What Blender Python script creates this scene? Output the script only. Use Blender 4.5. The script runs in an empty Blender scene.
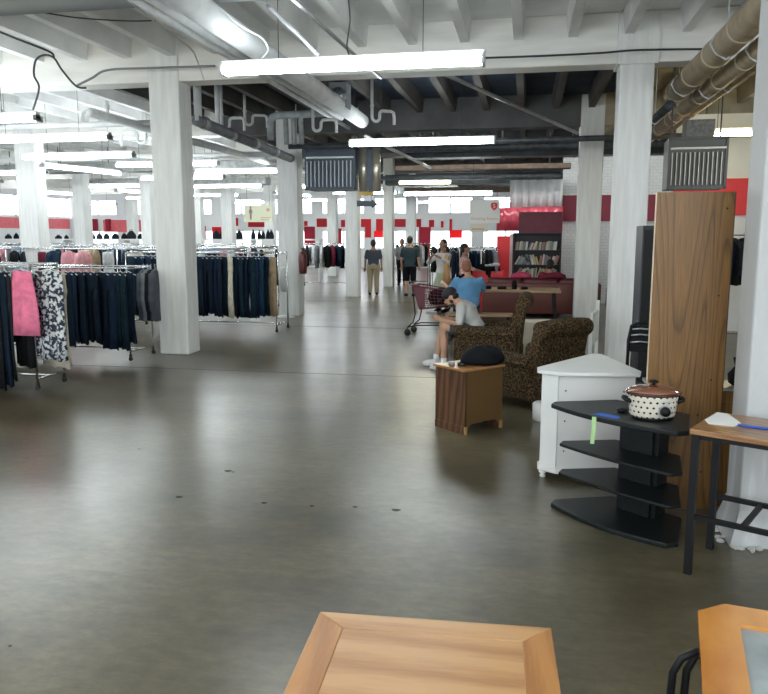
import bpy, bmesh, random
from math import *
from mathutils import Vector as V, Matrix as M4
random.seed(7)
scene = bpy.context.scene
COL = scene.collection
# ------------------------------------------------------------------ camera
F = 750.0; YAW = radians(10.68); PIT = radians(8.49); H = 1.75
cf = V((-sin(YAW)*cos(PIT), cos(YAW)*cos(PIT), -sin(PIT)))
cr = V((cos(YAW), sin(YAW), 0)); cu = cr.cross(cf)
EYE = V((0, 0, H))
def ray(x, y): return cf + cr*((x-384)/F) - cu*((y-347)/F)
def at(x, y, Y):                       # the point seen at a pixel, on the plane of depth Y
    d = ray(x, y); return EYE + d*(Y/d.y)
def atz(x, y, z):                      # the same on a level plane
    d = ray(x, y); return EYE + d*((z-H)/d.z)
cam = bpy.data.cameras.new('camera'); co = bpy.data.objects.new('camera', cam); COL.objects.link(co)
cam.sensor_width = 36; cam.lens = F/768*36; cam.clip_end = 200; cam.clip_start = .05
co.matrix_world = M4(((cr.x, cu.x, -cf.x, 0), (cr.y, cu.y, -cf.y, 0), (cr.z, cu.z, -cf.z, H), (0, 0, 0, 1)))
scene.camera = co
# ------------------------------------------------------------------ materials
MATS = {}
def mat(name, col, rough=.6, metal=0, var=0.0, scale=8, bump=0, spec=.5, emit=None, es=0, coat=0, alpha=1, trans=0, col2=None, stretch=(1, 1, 1), ior=None, lo=.35, hi=.65):
    if name in MATS: return MATS[name]
    m = bpy.data.materials.new(name); m.use_nodes = True; MATS[name] = m
    nt = m.node_tree; b = nt.nodes['Principled BSDF']
    c = tuple(col)+(1,)
    b.inputs['Base Color'].default_value = c
    b.inputs['Roughness'].default_value = rough; b.inputs['Metallic'].default_value = metal
    b.inputs['Specular IOR Level'].default_value = spec
    b.inputs['Coat Weight'].default_value = coat; b.inputs['Alpha'].default_value = alpha
    b.inputs['Transmission Weight'].default_value = trans
    if emit: b.inputs['Emission Color'].default_value = tuple(emit)+(1,); b.inputs['Emission Strength'].default_value = es
    if var or col2 or bump:
        tc = nt.nodes.new('ShaderNodeTexCoord'); mp = nt.nodes.new('ShaderNodeMapping'); mp.inputs['Scale'].default_value = stretch
        n = nt.nodes.new('ShaderNodeTexNoise'); n.inputs['Scale'].default_value = scale; n.inputs['Detail'].default_value = 5
        nt.links.new(tc.outputs['Object'], mp.inputs[0]); nt.links.new(mp.outputs[0], n.inputs['Vector'])
        if var or col2:
            r = nt.nodes.new('ShaderNodeValToRGB'); r.color_ramp.elements[0].position = lo; r.color_ramp.elements[1].position = hi
            if col2 is None: a_, b_ = [x*(1-var) for x in col], [min(1, x*(1+var)) for x in col]
            else: a_, b_ = col, col2
            r.color_ramp.elements[0].color = tuple(a_)+(1,); r.color_ramp.elements[1].color = tuple(b_)+(1,)
            nt.links.new(n.outputs['Fac'], r.inputs[0]); nt.links.new(r.outputs[0], b.inputs['Base Color'])
        if bump:
            bp = nt.nodes.new('ShaderNodeBump'); bp.inputs['Strength'].default_value = bump; bp.inputs['Distance'].default_value = .02
            nt.links.new(n.outputs['Fac'], bp.inputs['Height']); nt.links.new(bp.outputs[0], b.inputs['Normal'])
    return m
def wood(name, c1, c2, rough=.4, axis='z', scale=1.0, coat=0, rings=6, dist=4.0):
    m = bpy.data.materials.new(name); m.use_nodes = True; MATS[name] = m
    nt = m.node_tree; b = nt.nodes['Principled BSDF']; b.inputs['Roughness'].default_value = rough; b.inputs['Coat Weight'].default_value = coat
    tc = nt.nodes.new('ShaderNodeTexCoord'); mp = nt.nodes.new('ShaderNodeMapping')
    s = {'z': (1, 1, .10), 'x': (.10, 1, 1), 'y': (1, .10, 1)}[axis]
    mp.inputs['Scale'].default_value = [v*scale for v in s]
    w = nt.nodes.new('ShaderNodeTexWave'); w.wave_type = 'BANDS'; w.bands_direction = 'DIAGONAL'
    w.inputs['Scale'].default_value = rings; w.inputs['Distortion'].default_value = dist; w.inputs['Detail'].default_value = 3; w.inputs['Detail Scale'].default_value = 1.3
    n = nt.nodes.new('ShaderNodeTexNoise'); n.inputs['Scale'].default_value = 60; n.inputs['Detail'].default_value = 4
    mx = nt.nodes.new('ShaderNodeMath'); mx.operation = 'MULTIPLY_ADD'; mx.inputs[1].default_value = .5
    m2 = nt.nodes.new('ShaderNodeMath'); m2.operation = 'MULTIPLY'; m2.inputs[1].default_value = .5
    r = nt.nodes.new('ShaderNodeValToRGB'); r.color_ramp.elements[0].position = .25; r.color_ramp.elements[1].position = .7
    r.color_ramp.elements[0].color = tuple(c1)+(1,); r.color_ramp.elements[1].color = tuple(c2)+(1,)
    L = nt.links.new
    L(tc.outputs['Object'], mp.inputs[0]); L(mp.outputs[0], w.inputs['Vector']); L(mp.outputs[0], n.inputs['Vector'])
    L(n.outputs['Fac'], m2.inputs[0]); L(w.outputs['Fac'], mx.inputs[0]); L(m2.outputs[0], mx.inputs[2]); L(mx.outputs[0], r.inputs[0]); L(r.outputs[0], b.inputs['Base Color'])
    return m
# ------------------------------------------------------------------ mesh helpers
class MB:
    def __init__(s): s.bm = bmesh.new()
    def box(s, a, b, T=None, bev=0):
        x0, y0, z0 = [min(a[i], b[i]) for i in range(3)]; x1, y1, z1 = [max(a[i], b[i]) for i in range(3)]
        vs = [s.bm.verts.new((x, y, z)) for x in (x0, x1) for y in (y0, y1) for z in (z0, z1)]
        fs = [s.bm.faces.new([vs[i] for i in q]) for q in ((0, 1, 3, 2), (4, 6, 7, 5), (0, 4, 5, 1), (2, 3, 7, 6), (0, 2, 6, 4), (1, 5, 7, 3))]
        if bev:
            es = list({e for f in fs for e in f.edges})
            r = bmesh.ops.bevel(s.bm, geom=es, offset=bev, segments=2, affect='EDGES', profile=.5)
            vs = list({v for f in r['faces'] for v in f.verts} | {v for v in vs if v.is_valid})
        if T:
            for v in vs: v.co = T @ v.co
        return s
    def tube(s, pts, r, n=8, cap=True, sy=1.0):
        pts = [V(p) for p in pts]
        if not hasattr(r, '__len__'): r = [r]*len(pts)
        rings = []; up = V((0, 0, 1)); prev = None
        for i, p in enumerate(pts):
            d = (pts[min(i+1, len(pts)-1)] - pts[max(i-1, 0)]).normalized()
            if prev is None:
                a = d.cross(up)
                if a.length < .05: a = d.cross(V((0, 1, 0)))
            else: a = prev - d*prev.dot(d)
            a.normalize(); prev = a; b = d.cross(a)
            rings.append([s.bm.verts.new(p + (a*cos(2*pi*k/n) + b*sy*sin(2*pi*k/n))*r[i]) for k in range(n)])
        s._skin(rings, cap); return s
    def _skin(s, rings, cap=True, close=True):
        n = len(rings[0])
        for A, B in zip(rings, rings[1:]):
            for k in range(n if close else n-1):
                s.bm.faces.new((A[k], A[(k+1) % n], B[(k+1) % n], B[k]))
        if cap: s.bm.faces.new(rings[0][::-1]); s.bm.faces.new(rings[-1])
    def rings(s, R, cap=True):
        s._skin([[s.bm.verts.new(p) for p in r] for r in R], cap); return s
    def lathe(s, prof, n=24, c=(0, 0, 0), sx=1, sy=1):
        s.rings([[(c[0]+r*sx*cos(2*pi*k/n), c[1]+r*sy*sin(2*pi*k/n), c[2]+z) for k in range(n)] for r, z in prof]); return s
    def prism(s, poly, z0, z1, T=None):
        a = [s.bm.verts.new((p[0], p[1], z0)) for p in poly]; b = [s.bm.verts.new((p[0], p[1], z1)) for p in poly]
        if T:
            for v in a+b: v.co = T @ v.co
        s.bm.faces.new(a[::-1]); s.bm.faces.new(b); n = len(poly)
        for k in range(n): s.bm.faces.new((a[k], a[(k+1) % n], b[(k+1) % n], b[k]))
        return s
    def ball(s, c, r, T=None, n=12):
        if not hasattr(r, '__len__'): r = (r, r, r)
        m = M4.Translation(V(c)) @ (T or M4()) @ M4.Diagonal((r[0], r[1], r[2], 1))
        bmesh.ops.create_uvsphere(s.bm, u_segments=n, v_segments=max(6, n*2//3), radius=1, matrix=m); return s
    def build(s, name, m, parent=None, smooth=False, sub=0, bev=0, remesh=0):
        bmesh.ops.recalc_face_normals(s.bm, faces=s.bm.faces[:])
        me = bpy.data.meshes.new(name); s.bm.to_mesh(me); s.bm.free()
        if smooth:
            me.polygons.foreach_set('use_smooth', [True]*len(me.polygons))
        me.materials.append(m)
        o = bpy.data.objects.new(name, me); COL.objects.link(o)
        if parent: o.parent = parent
        if remesh:
            r = o.modifiers.new('fuse', 'REMESH'); r.mode = 'VOXEL'; r.voxel_size = remesh; r.use_smooth_shade = True
            q = o.modifiers.new('smooth', 'SMOOTH'); q.iterations = 3; q.factor = .5
        if bev:
            q = o.modifiers.new('bevel', 'BEVEL'); q.width = bev; q.segments = 2; q.limit_method = 'ANGLE'
        if sub:
            q = o.modifiers.new('sub', 'SUBSURF'); q.levels = sub; q.render_levels = sub
        return o
def tag(o, label=None, cat=None, group=None, kind=None):
    if label: o['label'] = label
    if cat: o['category'] = cat
    if group: o['group'] = group
    if kind: o['kind'] = kind
    return o
def empty(name, loc, rz=0, label=None, cat=None, group=None):
    o = bpy.data.objects.new(name, None); COL.objects.link(o); o.location = loc; o.rotation_euler.z = rz; o.empty_display_size = .1
    return tag(o, label, cat, group)
def copy_tree(o, parent=None):
    c = o.copy(); COL.objects.link(c)
    if parent: c.parent = parent
    for ch in list(o.children): copy_tree(ch, c)
    return c
def struct(o): o['kind'] = 'structure'; return o
def T2(x, y, rz): return M4.Translation((x, y, 0)) @ M4.Rotation(rz, 4, 'Z')
# ------------------------------------------------------------------ palette
paint = mat('white_column_paint', (.80, .81, .78), .55, var=.06, scale=3, bump=.25, stretch=(6, 6, .6))
paintB = mat('white_beam_paint', (.84, .83, .78), .6, var=.08, scale=2, bump=.15, stretch=(.5, 1, 3))
slabW = mat('white_slab_paint', (.82, .83, .82), .7, var=.10, scale=1.4)
slabD = mat('dark_slab', (.025, .042, .065), .8, var=.3, scale=2)
joistD = mat('weathered_joist', (.085, .08, .075), .8, var=.3, scale=3, stretch=(1, .2, 1))
slabC = mat('cream_slab', (.42, .36, .25), .8, var=.2, scale=2)
filmr = bpy.data.materials.new('red_window_film'); filmr.use_nodes = True; nt = filmr.node_tree
b_ = nt.nodes['Principled BSDF']; b_.inputs['Base Color'].default_value = (.8, .02, .03, 1); b_.inputs['Roughness'].default_value = .5
tl_ = nt.nodes.new('ShaderNodeBsdfTranslucent'); tl_.inputs[0].default_value = (.9, .03, .04, 1); ms_ = nt.nodes.new('ShaderNodeMixShader'); ms_.inputs[0].default_value = .5
nt.links.new(b_.outputs[0], ms_.inputs[1]); nt.links.new(tl_.outputs[0], ms_.inputs[2]); nt.links.new(ms_.outputs[0], nt.nodes['Material Output'].inputs[0])
filmc = filmr.copy(); filmc.name = 'crimson_window_film'; filmc.node_tree.nodes['Principled BSDF'].inputs['Base Color'].default_value = (.5, .02, .06, 1); filmc.node_tree.nodes['Translucent BSDF'].inputs[0].default_value = (.45, .01, .05, 1)
wallW = mat('white_wall_paint', (.84, .85, .85), .6, var=.04, scale=1)
steel = mat('galvanised_steel', (.50, .52, .53), .35, .85, var=.15, scale=6)
chrome = mat('chrome', (.75, .77, .78), .2, 1)
darkpipe = mat('dark_iron', (.09, .10, .11), .5, .3, var=.3, scale=10)
whitepipe = mat('white_pipe', (.66, .68, .68), .8, var=.08, scale=5)
tan = mat('tan_insulation', (.46, .37, .24), .6, var=.15, scale=6, bump=.1)
blackm = mat('black_powder_coat', (.005, .0055, .006), .5, spec=.3)
blackwire = mat('black_cable', (.03, .035, .04), .6)
red = mat('red_paint', (.80, .025, .03), .45)
crim = mat('crimson_paint', (.42, .012, .04), .45, var=.06)
maroon = mat('maroon_board', (.15, .012, .03), .5, var=.1)
cream = mat('cream_board', (.72, .66, .52), .6)
# ------------------------------------------------------------------ floor
def floor_material():
    m = bpy.data.materials.new('polished_concrete'); m.use_nodes = True; nt = m.node_tree; b = nt.nodes['Principled BSDF']; L = nt.links.new
    tc = nt.nodes.new('ShaderNodeTexCoord')
    def noise(sc, det, st=(1, 1, 1), rough=.6):
        mp = nt.nodes.new('ShaderNodeMapping'); mp.inputs['Scale'].default_value = st; n = nt.nodes.new('ShaderNodeTexNoise')
        n.inputs['Scale'].default_value = sc; n.inputs['Detail'].default_value = det; n.inputs['Roughness'].default_value = rough
        L(tc.outputs['Object'], mp.inputs[0]); L(mp.outputs[0], n.inputs['Vector']); return n
    def ramp(n, a, c1, c, c2):
        r = nt.nodes.new('ShaderNodeValToRGB'); r.color_ramp.elements[0].position = a; r.color_ramp.elements[1].position = c
        r.color_ramp.elements[0].color = tuple(c1)+(1,); r.color_ramp.elements[1].color = tuple(c2)+(1,); L(n.outputs['Fac'], r.inputs[0]); return r
    big = ramp(noise(.7, 8, (1, 1.5, 1), .62), .30, (.042, .035, .020), .70, (.150, .130, .084))
    fine = ramp(noise(9, 7, (1, 1.8, 1), .72), .2, (.42, .42, .42), .82, (1.6, 1.6, 1.5))
    mu = nt.nodes.new('ShaderNodeMix'); mu.data_type = 'RGBA'; mu.blend_type = 'MULTIPLY'; mu.inputs['Factor'].default_value = 1
    L(big.outputs[0], mu.inputs[6]); L(fine.outputs[0], mu.inputs[7])
    L(mu.outputs[2], b.inputs['Base Color'])
    rr = ramp(noise(.9, 4, (1, 1.4, 1), .5), .2, (.278,)*3, .8, (.30,)*3); L(rr.outputs[0], b.inputs['Roughness'])
    b.inputs['Specular IOR Level'].default_value = .85
    bp = nt.nodes.new('ShaderNodeBump'); bp.inputs['Strength'].default_value = .05; bp.inputs['Distance'].default_value = .02
    return m
XL, XR, YB, YN = -26.0, 8.0, 40.0, -3.0
struct(MB().box((XL-.3, YN, -.2), (XR+.3, YB+.3, 0)).build('floor', floor_material()))
for px, py, r_ in ((228, 471, .022), (179, 497, .018), (264, 503, .015), (312, 506, .012), (355, 507, .012), (396, 510, .022), (10, 646, .006), (139, 449, .008), (233, 472, .008)):
    q = atz(px, py, 0); g_ = MB().prism([(r_*1.3*cos(a_)*(1+.2*sin(3*a_)), r_*.9*sin(a_)) for a_ in [2*pi*k_/14 for k_ in range(14)]], 0, .0015).build('floor_stain', mat('gum_stain', (.012, .011, .010), .7)); g_.location = (q.x, q.y, 0)
    tag(g_, 'small dark gum spot on the concrete floor', 'stain', 'dark gum spots on the floor')
seam = mat('floor_joint', (.035, .033, .028), .8)
s_ = MB()
for Y in (9.1, 13.9, 19.4): s_.box((XL, Y-.006, .0), (-.9, Y+.006, .0015))
struct(s_.build('trim_1', seam))
# ------------------------------------------------------------------ ceiling, beams, columns
ZB, ZJ, ZS = 3.88, 4.22, 4.50
rowsY = [4.7, 10.4, 15.9, 21.1, 26.4, 31.6, 36.6]
ceil = struct(MB().box((XL, YN, ZS), (XR, 10.3, ZS+.15)).build('ceiling', slabW))
struct(MB().box((XL, 10.3, ZS), (-7.2, YB, ZS+.15)).build('ceiling_left_aisle', slabW))
struct(MB().box((-7.2, 10.3, ZS), (1.6, YB, ZS+.15)).build('ceiling_centre_aisle', slabD))
struct(MB().box((1.6, 10.3, ZS), (XR, YB, ZS+.15)).build('ceiling_right_aisle', slabC))
def joists(name, x0, x1, y0, y1, m, w=.058):
    b = MB(); x = x0
    while x < x1:
        R = []
        for y in (y0, y1): R.append([(x-w, y, ZJ), (x+w, y, ZJ), (x+w+.03, y, ZS+.02), (x-w-.03, y, ZS+.02)])
        b.rings(R); x += .68
    return struct(b.build(name, m))
off = -19.9-.68*9
joists('ceiling_joists_near', off, XR, YN, 10.25, slabW)
joists('ceiling_joists_left', off, -7.2, 10.5, YB, slabW)
joists('ceiling_joists_centre', off+.68*28, 1.6, 10.5, YB, joistD)
joists('ceiling_joists_right', off+.68*41, XR, 10.5, YB, slabC)
for i, Y in enumerate(rowsY):
    b = MB()
    b.box((XL, Y-.18, ZB), (XR, Y+.18, ZS), None, .015)
    m = paintB
    if i >= 2:
        b.bm.free(); MB_ = MB().box((XL, Y-.18, ZB), (-6.5, Y+.18, ZS)); struct(MB_.build('ceiling_beam', paintB))
        struct(MB().box((-6.5, Y-.18, ZB), (1.2, Y+.18, ZS)).build('ceiling_beam', mat('grey_beam', (.10, .10, .10), .8, var=.2, scale=2)))
        struct(MB().box((1.2, Y-.18, ZB), (XR, Y+.18, ZS)).build('ceiling_beam', slabC))
    else: struct(b.build('ceiling_beam', m))
def column(x, y, w=.42, d=.40, m=paint, cap=False, plinth=0):
    b = MB()
    b.box((x-w/2, y-d/2, 0), (x+w/2, y+d/2, ZS-.02), None, .02)
    if cap: b.box((x-w/2-.04, y-d/2-.03, ZB-.02), (x+w/2+.04, y+d/2+.03, ZS-.02), None, .01)
    if plinth:
        b.rings([[(x-w/2-k, y-d/2-k, z), (x+w/2+k, y-d/2-k, z), (x+w/2+k, y+d/2+k, z), (x-w/2-k, y+d/2+k, z)] for k, z in ((.05, 0), (.035, .06), (.012, .14), (.0, .2))])
    return struct(b.build('column', m))
C = [(-5.08, 10.4, .46), (1.30, 10.4, .42), (-5.07, 15.9, .46), (1.21, 15.9, .46), (-4.88, 21.1, .37), (-4.62, 25.4, .33),
     (-11.3, 15.9, .50), (-13.4, 21.2, .36), (-11.2, 21.2, .34), (-10.75, 26.3, .42), (-16.6, 26.4, .4), (-14.18, 31.3, .38), (-11.0, 31.6, .4), (-8.2, 31.6, .4), (-17.5, 31.6, .4),
     (-4.8, 31.6, .4), (1.3, 21.1, .4), (7.6, 10.4, .42), (7.6, 15.9, .42)]
for x, y, w in C: column(x, y, w, .4, cap=(abs(x-1.3) < .05 and y < 11))
column(1.47, 4.54, .48, .30, mat('chipped_column_paint', (.66, .68, .69), .6, col2=(.50, .51, .50), scale=2.5, bump=.5, stretch=(3, 3, .5), lo=.25, hi=.42), plinth=1)
# crumbled grout at the foot of the near column
b = MB()
for i in range(26):
    a = random.random(); p = (1.18+.6*a, 4.31+random.uniform(-.04, .04)) if i % 3 else (1.16+random.uniform(-.03, .04), 4.36+.3*a)
    b.ball((p[0], p[1], .008), (random.uniform(.01, .035), random.uniform(.01, .025), .012), n=6)
tag(b.build('crumbled_grout', mat('grout', (.55, .55, .52), .9, bump=.5, scale=40)), 'crumbled white grout around the foot of the near right column', 'rubble', kind='stuff')
# electrical box on central column
o = empty('fire_extinguisher', at(303, 262, 15.6)-V((0, 0, 0)), 0, 'dark red fire extinguisher hung on the second column of the left row', 'fire extinguisher')
MB().lathe([(.01, -.25), (.075, -.25), (.085, -.2), (.085, .12), (.06, .2), (.025, .23), (.01, .24)], 16).build('cylinder', mat('extinguisher_red', (.12, .015, .02), .3), o, True)
MB().tube([(0, 0, .24), (0, 0, .29)], .02).box((-.01, -.1, .27), (.01, .04, .3)).build('valve', blackm, o)
MB().tube([(0, -.02, .27), (.1, -.03, .2), (.11, -.03, -.1)], .012).build('hose', blackm, o, True)
# ------------------------------------------------------------------ walls
def W40(x): return at(x, 235, YB).x
wb = MB(); wb.box((XL, YB, 0), (XR, YB+.25, 1.0)); wb.box((XL, YB, 2.02), (XR, YB+.25, 2.85)); wb.box((XL, YB, 3.75), (XR, YB+.25, ZS+.2))
x = XL; wins = []
while x < XR:
    wb.box((x, YB, 1.0), (x+.5, YB+.25, 2.02)); wb.box((x, YB, 2.85), (x+.5, YB+.25, 3.75)); wins.append((x+.5, min(x+2.9, XR))); x += 2.9
struct(wb.build('wall_back', wallW))
glassm = bpy.data.materials.new('window_glass'); glassm.use_nodes = True; nt = glassm.node_tree
tr_ = nt.nodes.new('ShaderNodeBsdfTransparent'); gs_ = nt.nodes.new('ShaderNodeBsdfGlossy'); gs_.inputs['Roughness'].default_value = .05
fr_ = nt.nodes.new('ShaderNodeFresnel'); fr_.inputs[0].default_value = 1.07; ms_ = nt.nodes.new('ShaderNodeMixShader')
nt.links.new(fr_.outputs[0], ms_.inputs[0]); nt.links.new(tr_.outputs[0], ms_.inputs[1]); nt.links.new(gs_.outputs[0], ms_.inputs[2]); nt.links.new(ms_.outputs[0], nt.nodes['Material Output'].inputs[0])
k = 1
for x0, x1 in wins:
    if x1-x0 < .5: continue
    for z0, z1 in ((1.0, 2.02), (2.85, 3.75)):
        fr = MB()
        for a, bb in (((x0, z0), (x1, z0+.06)), ((x0, z1-.06), (x1, z1)), ((x0, z0), (x0+.06, z1)), ((x1-.06, z0), (x1, z1)), (((x0+x1)/2-.03, z0), ((x0+x1)/2+.03, z1))):
            fr.box((a[0], YB+.04, a[1]), (bb[0], YB+.10, bb[1]))
        f_ = struct(fr.build('window_%d' % k, wallW)); k += 1
        MB().box((x0, YB+.065, z0), (x1, YB+.075, z1)).build('pane', glassm, f_)
# red painted signs and crimson panels on the back wall
def panel(px0, px1, py0, py1, m, name, label, cat, Y=YB-.03, d=.03, group=None):
    a = at(px0, py0, Y); b_ = at(px1, py1, Y)
    return tag(MB().box((a.x, Y, b_.z), (b_.x, Y+d, a.z)).build(name, m), label, cat, group)
def polyp(pts, m, name, label, cat, Y=YB-.04, d=.03):
    b_ = MB()
    for x0, x1, y0, y1 in pts:
        a = at(x0, y0, Y); c_ = at(x1, y1, Y); b_.box((a.x, Y, c_.z), (c_.x, Y+d, a.z))
    bmesh.ops.remove_doubles(b_.bm, verts=b_.bm.verts[:], dist=.002)
    return tag(b_.build(name, m), label, cat)
panel(316.5, 334, 218.5, 227, filmr, 'red_sign', 'red rectangle on back wall, seen between the second and third near columns', 'sign')
panel(304, 307.5, 221, 226, filmr, 'red_sign', 'small red patch on back wall just right of the second left column', 'sign')
panel(341, 346, 220, 227, filmr, 'red_sign', 'small red patch on back wall just left of the cream column', 'sign')
panel(394, 406, 219, 227, filmr, 'red_sign', 'red rectangle on back wall left of the person in dark shorts', 'sign')
panel(415, 421, 219, 227, filmr, 'red_sign', 'red rectangle on back wall above the tall crimson panel', 'sign')
panel(429, 434, 220, 227, filmr, 'red_sign', 'narrow red rectangle on back wall right of the tall crimson panel', 'sign')
panel(441, 443.5, 221, 227.5, filmr, 'red_sign', 'thin short red stripe on back wall above the woman in the green skirt', 'sign')
polyp([(361, 371, 219, 227), (365, 371, 227, 237.5)], filmr, 'red_sign', 'left half of the big red angular letter shape between two columns', 'sign')
polyp([(376, 383, 219, 231), (374, 383, 231, 237.5)], filmr, 'red_sign', 'right half of the big red angular letter shape between two columns', 'sign')
polyp([(449.5, 452, 219, 230), (449.5, 462, 230, 238)], filmr, 'red_sign', 'red letter L shape on back wall left of the hanging price sign', 'sign')
panel(304, 315, 226.5, 245, filmc, 'crimson_panel', 'crimson panel on back wall beside the second left column', 'panel', Y=YB-.06)
panel(331.5, 341.5, 228.5, 244, filmc, 'crimson_panel', 'crimson panel on back wall left of the cream column', 'panel', Y=YB-.06)
panel(419, 430, 227, 262, filmc, 'crimson_panel', 'tall crimson panel behind the person in dark shorts', 'panel', Y=YB-.9, d=.3)
panel(268-20, 271, 222, 227, filmr, 'red_sign', 'red strip on back wall below the hanging cream fashion sign', 'sign')
panel(235.5, 238, 218, 226, filmr, 'red_sign', 'small red rectangle left of the hanging cream fashion sign', 'sign')
panel(283, 285.5, 218, 227, filmr, 'red_sign', 'small red rectangle just left of the second left column', 'sign')
polyp([(221, 224, 220, 227), (212, 224, 227, 238)], filmr, 'red_sign', 'red stepped block on back wall right of the first left column', 'sign')
panel(197, 206, 226, 240, filmc, 'crimson_panel', 'dull crimson block on back wall nearest the first left column', 'panel')
pink_ = mat('washed_red_paint', (.78, .15, .17), .6, var=.1)
panel(103, 145, 220, 232, pink_, 'red_band', 'washed red band on back wall left of the first left column', 'sign', Y=YB-.03)
for n_, (a_, b__) in enumerate(((91, 97), (105, 110), (133, 138), (143, 146))):
    panel(a_, b__, 219, 231, filmc, 'crimson_panel', 'crimson panel far left on the back wall, %s' % ('outermost to the left', 'second from the left', 'third from the left', 'closest to the white column')[n_], 'panel', Y=YB-.15, d=.15)
# left wall with its windows
wl = MB(); wl.box((XL-.25, YN, 0), (XL, YB, 2.72)); wl.box((XL-.25, YN, 3.85), (XL, YB, ZS+.2)); y = YN; lw = []
while y < YB: wl.box((XL-.25, y, 2.72), (XL, y+.6, 3.85)); lw.append((y+.6, min(y+4, YB))); y += 4
struct(wl.build('wall_left', wallW))
for y0, y1 in lw:
    fr = MB()
    for a, bb in (((y0, 2.72), (y1, 2.78)), ((y0, 3.79), (y1, 3.85)), ((y0, 2.72), (y0+.06, 3.85)), ((y1-.06, 2.72), (y1, 3.85)), (((y0+y1)/2-.03, 2.72), ((y0+y1)/2+.03, 3.85))):
        fr.box((XL-.14, a[0], a[1]), (XL-.08, bb[0], bb[1]))
    f_ = struct(fr.build('window_%d' % k, wallW)); k += 1
    MB().box((XL-.115, y0, 2.72), (XL-.105, y1, 3.85)).build('pane', glassm, f_)
struct(MB().box((XL, 20, 2.1), (XL+.02, YB-.2, 2.65)).build('trim_2', pink_))
# right wall, and the brick wall with its maroon band behind the books
brick = mat('white_brick', (.60, .61, .59), .7, var=.05, scale=3)
nt = brick.node_tree; bt = nt.nodes.new('ShaderNodeTexBrick'); bt.inputs['Scale'].default_value = 3.2; bt.inputs['Mortar Size'].default_value = .012
bt.inputs['Color1'].default_value = (.62, .63, .61, 1); bt.inputs['Color2'].default_value = (.58, .59, .57, 1); bt.inputs['Mortar'].default_value = (.42, .43, .42, 1)
tc = nt.nodes.new('ShaderNodeTexCoord'); mp = nt.nodes.new('ShaderNodeMapping'); mp.inputs['Rotation'].default_value = (pi/2, 0, 0)
nt.links.new(tc.outputs['Object'], mp.inputs[0]); nt.links.new(mp.outputs[0], bt.inputs['Vector']); nt.links.new(bt.outputs['Color'], nt.nodes['Principled BSDF'].inputs['Base Color'])
struct(MB().box((XR, YN, 0), (XR+.2, YB, ZS)).build('wall_right', slabC))
struct(MB().box((.86, 20, 0), (XR, 20.25, ZB)).build('wall_books', brick))
struct(MB().box((.87, 19.97, 2.1), (XR, 20, 2.75)).build('trim_3', mat('maroon_band', (.22, .02, .04), .5)))
struct(MB().box((XL-.25, YN-.2, 0), (XR+.2, YN, 1.0)).build('wall_rear', wallW))
# red booth : side wall, curtain valance, maroon box, door panel
booth = empty('red_booth', (-.9, 18.7, 0), 0, 'red painted booth with glossy red valance behind the bookcases', 'booth')
def bp(px0, px1, py0, py1, Y, d, m, nm, par):
    a = at(px0, py0, Y); b_ = at(px1, py1, Y); L = par.location
    return MB().box((a.x-L.x, Y-L.y, max(b_.z, 0)), (b_.x-L.x, Y+d-L.y, a.z)).build(nm, m, par)
bp(497, 512, 236, 300, 18.9, .1, red, 'red_panel', booth)
bp(510, 513, 234, 300, 18.7, .12, mat('pinkish_post', (.75, .5, .48), .5), 'post', booth)
q = at(497, 210, 19.4); q2 = at(563, 206, 19.4)
gl = mat('glossy_red_valance', (.72, .10, .14), .2, coat=.4)
R = []
for i in range(25):
    t = i/24; x_ = q.x+(q2.x-q.x)*t-booth.location.x; w_ = .03*sin(t*40); zt = 2.42+.03*t; zb = 1.85
    R.append([(x_, .6+w_, zb), (x_, .6+w_, zt), (x_, .66+w_, zt), (x_, .66+w_, zb)])
MB().rings(R).build('valance', gl, booth, True)
bp(519, 562, 212, 233, 18.1, .6, maroon, 'maroon_box', booth)
# white draped plastic above
R = []
a = at(510, 184, 19.6); b_ = at(563, 184, 19.6)
for i in range(41):
    t = i/40; x_ = a.x+(b_.x-a.x)*t; w_ = .04*sin(t*38)+.02*sin(t*91)
    R.append([(x_, 19.6+w_, 2.42), (x_, 19.6+w_, a.z+.1), (x_, 19.63+w_, a.z+.1), (x_, 19.63+w_, 2.42)])
tag(MB().rings(R).build('white_curtain', mat('white_drape', (.86, .88, .88), .5), None, True), 'white hanging drape above the red booth', 'curtain')
# ------------------------------------------------------------------ bookcases and books
bkwood = mat('black_shelf', (.012, .010, .014), .5)
o0, o1 = at(513, 233, 18.0).x, at(562, 233, 18.0).x
books_c = [(.62, .58, .48), (.20, .23, .30), (.45, .15, .12), (.68, .66, .60), (.5, .42, .28), (.25, .32, .28), (.5, .42, .2), (.2, .2, .22)]
bm_ = [mat('book_cover_%d' % i, c_, .5) for i, c_ in enumerate(books_c)]
paper = mat('book_paper', (.75, .72, .62), .8)
bcx = (o0+o1)/2; bw = o1-o0
bc = empty('bookcase', (bcx, 18.0, 0), 0, 'tall black bookcase full of leaning books by the red booth', 'bookcase')
t = .03; hw = bw/2; Hb = 1.80
for s in (-1, 1): MB().box((s*hw, 0, 0), (s*(hw-t), .32, Hb)).build('side_panel', bkwood, bc)
MB().box((-hw+t, .30, 0), (hw-t, .32, Hb)).build('back_panel', bkwood, bc)
MB().box((-hw+t, 0, Hb-t), (hw-t, .3, Hb)).build('top', bkwood, bc)
shz = [.08, .42, .76, 1.06, 1.40]
for z in shz: MB().box((-hw+t, .0, z-.025), (hw-t, .3, z)).build('shelf', bkwood, bc)
bkp = MB().box((-.016, 0, 0), (.016, .16, .21)).build('book', bm_[0])
MB().box((-.012, .001, .003), (.012, .157, .2105)).build('pages', paper, bkp)
first = True; rown = {1.40: 'top', 1.06: 'second', .76: 'third'}
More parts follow.
